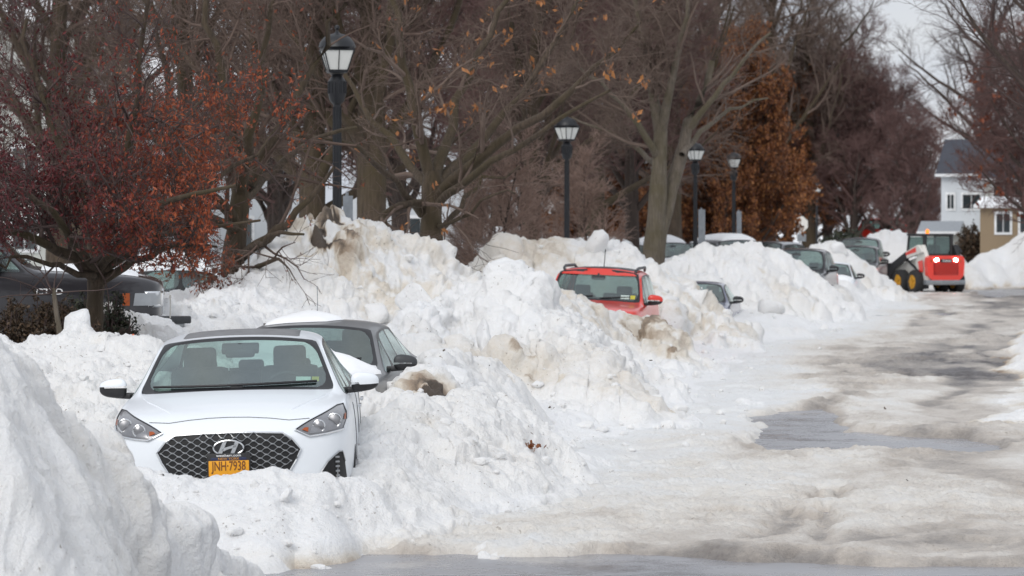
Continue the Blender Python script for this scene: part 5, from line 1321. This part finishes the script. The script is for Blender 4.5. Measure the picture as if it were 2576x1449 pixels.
T = [ # px, D, proto, scale, rot, label
 (785, 58, 'A', 1.0, .3, 'bare tree with its trunk just left of the nearest lamp post'),
 (932, 57, 'C', .9, 1.4, 'mossy bare tree just right of the nearest lamp post'),
 (700, 66, 'B', 1.05, 2.2, 'bare tree between the rusty oak and the nearest lamp'),
 (470, 62, 'A', .95, 3.0, 'bare tree standing behind the snow covered white sedan'),
 (150, 70, 'C', .9, 4.1, 'tall bare tree behind the left part of the red leaved oak'),
 (1010, 76, 'B', 1.15, 1.9, 'bare tree behind the left limbs of the long limbed tree'),
 (1190, 90, 'A', 1.15, .2, 'bare tree behind the long limbed tree, left of the shrub'),
 (1330, 90, 'B', 1.3, 3.6, 'bare tree above the snow topped grey car in the lot'),
 (1340, 84, 'C', .8, 4.6, 'tall bare tree just left of the second lamp'),
 (1500, 99, 'A', 1.15, 5.5, 'bare tree between the second lamp and the forked tree'),
 (1590, 101, 'B', 1.3, .7, 'bare tree with a slanted stem left of the forked tree'),
 (1480, 112, 'C', 1.2, 1.2, 'large far bare tree behind the second lamp'),
 (1260, 118, 'C', 1.25, 2.4, 'large far bare tree above the bare shrub'),
 (200, 110, 'C', 1.1, .4, 'large far bare tree near the pale building at far left'),
 (1690, 118, 'A', 1.45, 2.1, 'far bare tree above the forked tree'),
 (1790, 207, 'C', 1.7, 3.9, 'tall far bare tree above the close pair of lamps'),
 (1930, 205, 'A', 2.1, .9, 'far bare tree rising behind the orange oak'),
 (2035, 208, 'A', 1.7, 2.0, 'far bare tree with the dark trunk by the farthest lamp'),
 (2150, 207, 'B', 1.7, 3.1, 'purple brown bare tree above the silver van'),
 (2225, 209, 'B', 1.6, 4.0, 'purple brown bare tree above the farthest snow heap'),
 (2285, 200, 'B', 1.25, 5.0, 'purple brown bare tree left of the white house'),
 (2085, 215, 'B', 2.0, 1.5, 'far purple brown tree behind the farthest lamp'),
]
PR = dict(A=PA, B=PB, C=PC, D=PD, E=PE)
for px, D, k, sc, rz, lab in T: place(PR[k], px, D, sc, rz, lab, z=.25 if D < 190 or k != 'B' else -1.9)
for px, D, sc, rz, lab in [(1838, 124, .98, .5, 'broad oak full of orange brown leaves behind the close pair of lamps'), (1745, 128, .95, 2.0, 'rust coloured oak partly hidden behind the forked tree'), (1850, 134, 1.0, 4.4, 'dense orange oak left of the farthest street lamp'), (1985, 210, 1.3, 3.4, 'orange brown oak farthest back in the leafy row'), (1500, 130, .75, 4.1, 'smaller reddish oak seen behind the second lamp')]:
    place(PD, px, D, sc, rz, lab, z=-1.3, sxy={1745: 1.15, 1838: .78, 1850: .68, 1500: 1.0}.get(px, 1.0))
for px, D, sc, rz, lab in [(1245, 62, 1.0, .2, 'bare many stemmed shrub between the two big snow piles'), (1190, 64, .7, 1.6, 'low bare shrub left of the many stemmed shrub'), (1335, 77, .95, 3.0, 'bare shrub right of the many stemmed shrub'), (1490, 80, 1.1, 2.0, 'tall thin bare shrub right of the second lamp')]:
    place(PE, px, D, sc, rz, lab, z=.6)
# trees on the right side of the road, limbs reaching in from outside the frame
PF = proto('roadside_tree', 41, 12, 5.6, 18, 'bark_dark', 'twig_dark', .26, 2.6, lean=40, group='trees along the right side of the road', twr=.0045, lv=((7, 2.4, 42), (7, 1.2, 38), (6, .6, 36)))
PG = proto('roadside_tree', 42, 9, 4.2, 20, 'bark_dark', 'twig_purple', .2, 2.0, lean=34, leaf=('leaf_rust', 700, .09, .5, None), group='trees along the right side of the road', twr=.007)
place(PF, 2860, 62, 1.0, .4, 'dark bare tree outside the right edge reaching thin branches in at the top', z=.2)
place(PF, 2830, 92, 1.05, 2.4, 'second bare tree outside the right edge with branches over the road', z=.2)
place(PG, 2590, 128, 1.1, 1.0, 'reddish brown tree at the right edge above the tan house', z=.2)
place(PG, 2640, 112, 1.0, 3.0, 'reddish brown tree cut by the right edge of the picture', z=.2)
place(PF, 2470, 230, 1.7, 4.0, 'tall thin far tree behind the white house', z=.2)

# hedges and evergreens: clouds of small leaves on short stems
def bush(px, D, w, h, z, seed, leafm, n, size, label, name='shrub', group=None, d=None):
    rg = np.random.default_rng(seed); t = empty(name, (gx(px, D), D, z), label, 'shrub', group=group); d = d or w
    k = 60; a = rg.random(k)*2*PI; rr = np.sqrt(rg.random(k)); tips = np.stack([np.cos(a)*rr*w*.8, np.sin(a)*rr*d*.8, h*np.sqrt(np.clip(1-rr**2*.75, .05, 1))*(.75+.3*rg.random(k))], 1)
    P0 = np.stack([np.cos(a)*rr*w*.25, np.sin(a)*rr*d*.25, np.zeros(k)-.1], 1); P = np.stack([P0+(tips-P0)*s_+rg.normal(size=(k, 3))*.03 for s_ in np.linspace(0, 1, 5)], 1)
    Rr = np.repeat(np.linspace(.015, .005, 5)[None], k, 0); parts = [tubes(P, Rr, 4)]
    P2, R2 = sprout(rg, P, Rr, 10, h*.35, 45, .15, .6, 4, .15, .02, .003); parts.append(tubes(P2, R2, 3))
    v, q = join(parts); npmesh('stems', v, q, M['twig_dark'], t)
    v, q, c = leaf_mesh(rg, P2, n, size, .5, .1, 4); npmesh('foliage', v, q, M[leafm], t, smooth=False, attrs={'lc': np.repeat(rg.random(n), 4)})
    return t
GB = 'clipped hedge plants before the dark pickup'
bush(60, 31.5, .85, .8, .85, 51, 'leaf_bush', 16000, .020, 'dense dark brown hedge at the far left edge', group=GB)
bush(165, 32.0, .45, .70, .88, 52, 'leaf_bush', 8000, .018, 'brown hedge plant left of the red leaved oak trunk', group=GB)
bush(205, 34.5, .40, .8, .8, 53, 'leaf_green', 7000, .020, 'dark green evergreen plant behind the oak trunk', group=GB)
bush(283, 34.0, .26, .8, .8, 54, 'leaf_green', 5000, .020, 'narrow dark evergreen plant right of the oak trunk', group=GB)
bush(318, 33.0, .12, .3, 1.0, 57, 'leaf_green', 160, .018, 'tiny evergreen sprig poking from the snow')
bush(2125, 146, 1.6, 1.6, .5, 55, 'leaf_green', 6000, .08, 'dark evergreen bush behind the silver van and pickup')
bush(2445, 165, .9, 2.0, .3, 56, 'leaf_bush', 4000, .08, 'dark shrub at the corner of the tan house')
# ------------------------------------------------------------------ buildings
def mat_siding(name, c, sc=5):
    m, nt, b = nmat(name); oc = obj_coord(nt); w = nt.nodes.new('ShaderNodeTexWave'); w.bands_direction = 'Z'; w.wave_profile = 'SAW'; w.inputs['Scale'].default_value = sc; w.inputs['Distortion'].default_value = 0
    nt.links.new(oc, w.inputs['Vector']); n = noise_node(nt, .8, 4, .6, oc)
    r = ramp(nt, n.outputs[0], [(.3, tuple(x*.88 for x in c)), (.7, c)]); nt.links.new(r.outputs[0], b.inputs['Base Color']); b.inputs['Roughness'].default_value = .7
    bp = nt.nodes.new('ShaderNodeBump'); bp.inputs['Strength'].default_value = .4; bp.inputs['Distance'].default_value = .02; nt.links.new(w.outputs[1], bp.inputs['Height']); nt.links.new(bp.outputs[0], b.inputs['Normal'])
    return m
M['siding_white'] = mat_siding('white_siding', (.62, .65, .68)); M['siding_tan'] = mat_siding('tan_siding', (.27, .20, .125)); M['siding_pale'] = mat_siding('pale_siding', (.50, .51, .48))
M['siding_brick'] = mat_siding('red_brick', (.24, .11, .08), 9)
M['roof_dark'] = mat_simple('dark_shingles', (.045, .048, .062), .85, scale=3, bump=.3); M['win_dark'] = mat_simple('dark_window_pane', (.03, .038, .042), .12, spec=.8); M['frame_w'] = mat_simple('white_window_frame', (.7, .71, .72), .5)
def house(name, px0, px1, D, zt, dp, wall, roofm, label, wins, rh=2., yaw=0, z0=-.3, gable=False, snow=False):
    x0, x1 = gx(px0, D), gx(px1, D); w = x1-x0; t = empty(name, ((x0+x1)/2, D, z0), label, 'house', (0, 0, yaw)); H = zt-z0
    if gable: MB().prism([(-w/2, 0), (w/2, 0), (w/2, H), (0, H+rh), (-w/2, H)], 0, dp).build('wall', M[wall], t, smooth=False)
    else: MB().box((0, dp/2, H/2), (w, dp, H)).build('wall', M[wall], t, smooth=False)
    e = .3
    if gable:
        rf = MB()
        for s_ in (-1, 1): rf.prism([(0, H+rh+.22), (s_*(w/2+e), H-.1*rh+.1), (s_*(w/2+e), H-.1*rh-.1), (0, H+rh+.02)], -e, dp+e)
        rf = rf.build('roof', M[roofm], t, smooth=False)
    else:
        rf = MB().prism([(-e, H+.02), (dp+e, H+.02), (dp/2, H+rh)], -w/2-e, w/2+e, 'yz').build('roof', M[roofm], t, smooth=False)
        if snow: MB().prism([(-e-.02, H+.10), (dp/2, H+rh+.12), (dp/2, H+rh+.02), (-e+.1, H+.04)], -w/2-e-.01, w/2+e+.01, 'yz').build('roof_snow', M['soft_snow'], rf, smooth=False)
        MB().box((0, -e-.04, H-.02), (w+2*e, .1, .16)).build('gutter', M['frame_w'], rf, smooth=False)
    for (cx_, cz_, ww, wh) in wins:
        wn = MB().box((cx_, -.03, cz_-z0), (ww+.22, .08, wh+.22), bev=.01).build('window', M['frame_w'], t)
        MB().box((cx_-ww/4-.01, -.08, cz_-z0), (ww/2-.03, .03, wh-.04)).box((cx_+ww/4+.01, -.08, cz_-z0), (ww/2-.03, .03, wh-.04)).build('pane', M['win_dark'], wn)
    return t
def zz(py, D): return CH+(HY-py)/F*D
# houses behind the loader at the right
house('white_house', 2368, 2520, 178, zz(440, 178), 9, 'siding_white', 'roof_dark', 'two storey white house with a steep dark roof right of the road end', [(.0, zz(507, 178), .95, .80), (-1.15, zz(507, 178), .35, .8)], rh=zz(345, 178)-zz(440, 178), yaw=R(-14))
house('tan_house', 2466, 2640, 160, zz(518, 160), 8, 'siding_tan', 'soft_snow', 'tan house with white framed windows at the right edge', [(-.57, zz(561, 160), .66, .95), (.60, zz(561, 160), .66, .95)], rh=.5, yaw=R(-14))
house('tan_house', 2476, 2700, 172, zz(452, 172), 8, 'siding_pale', 'roof_dark', 'beige upper storey behind the tan house', [(-1.3, zz(480, 172), 1.1, .9)], rh=2, yaw=R(-14))
house('grey_garage', 2322, 2400, 168, zz(585, 168), 5, 'siding_pale', 'sign_grey', 'low grey roofed garage behind the loader cab', [], rh=.6, yaw=R(-12))
house('beige_house', 2275, 2335, 215, zz(535, 215), 7, 'siding_pale', 'roof_dark', 'small pale house left of the loader beacon', [(.3, zz(556, 215), .5, .8)], rh=1.4, yaw=R(-12))
# pale apartment blocks behind the bare trees
house('apartment_block', 880, 1365, 128, zz(250, 128), 10, 'siding_white', 'roof_dark', 'long white apartment block seen through the twigs in the middle', [(-3+i*2.0, z, .9, 1.2) for i in range(4) for z in (2.0, 4.9)], rh=2.2, snow=True)
house('apartment_block', 330, 760, 132, zz(270, 132), 10, 'siding_white', 'roof_dark', 'white apartment block behind the rusty orange oak', [(-2.6+i*1.8, z, .9, 1.2) for i in range(4) for z in (2.0, 4.6)], rh=2.2, snow=True)
house('apartment_block', -260, 250, 120, zz(60, 120), 10, 'siding_pale', 'roof_dark', 'pale tall building at the far left behind the red leaved oak', [(-3+i*2.0, z, .9, 1.2) for i in range(4) for z in (2.0, 4.6)], rh=2.2, snow=True)
house('brick_house', 1470, 1620, 150, zz(545, 150), 8, 'siding_brick', 'soft_snow', 'low red brick building with a snowy roof left of the forked tree', [], rh=1.2)
# fallen leaf cluster on the ice and slim sapling by the hedge
def fallen():
    rg = np.random.default_rng(3); X, Y, Z = pt(1338, 1235, 28.3); z = height_at(X, Y)
    c = rg.normal(size=(26, 3))*np.array([.035, .03, .018]); d = rg.normal(size=(26, 3)); d /= np.linalg.norm(d, axis=1, keepdims=True); e = np.cross(d, rg.normal(size=(26, 3))); e /= np.linalg.norm(e, axis=1, keepdims=True)
    V = np.stack([c-d*.03, c-e*.017, c+d*.03, c+e*.017], 1).reshape(-1, 3); o = npmesh('fallen_leaf', V, np.arange(104).reshape(26, 4), M['leaf_oak'], smooth=False, attrs={'lc': np.repeat(rg.random(26)*.6+.3, 4)}); o.location = (X, Y, z+.04)
    tag(o, 'crumpled orange brown oak leaf lying on the road edge ice', 'leaf')
fallen()
t = empty('sapling', (gx(165, 31), 31, .9), 'slim pale sapling stem leaning left beside the brown hedge', 'tree')
MB().tube([(0, 0, 0), (-.04, 0, .3), (-.09, 0, .62), (-.12, .02, .85)], [.035, .03, .026, .02], 8).build('trunk', M['bark_grey'], t)
rg_ = np.random.default_rng(5); P_, R_ = walk(rg_, np.array([[-.12, .02, .8]]*9), rg_.normal(size=(9, 3))+np.array([0, 0, 1.2]), np.full(9, .7), np.full(9, .008), np.full(9, .003), 6, .2, .05)
v_, q_ = tubes(P_, R_, 4); npmesh('crown', v_, q_, M['twig_dark'], t)
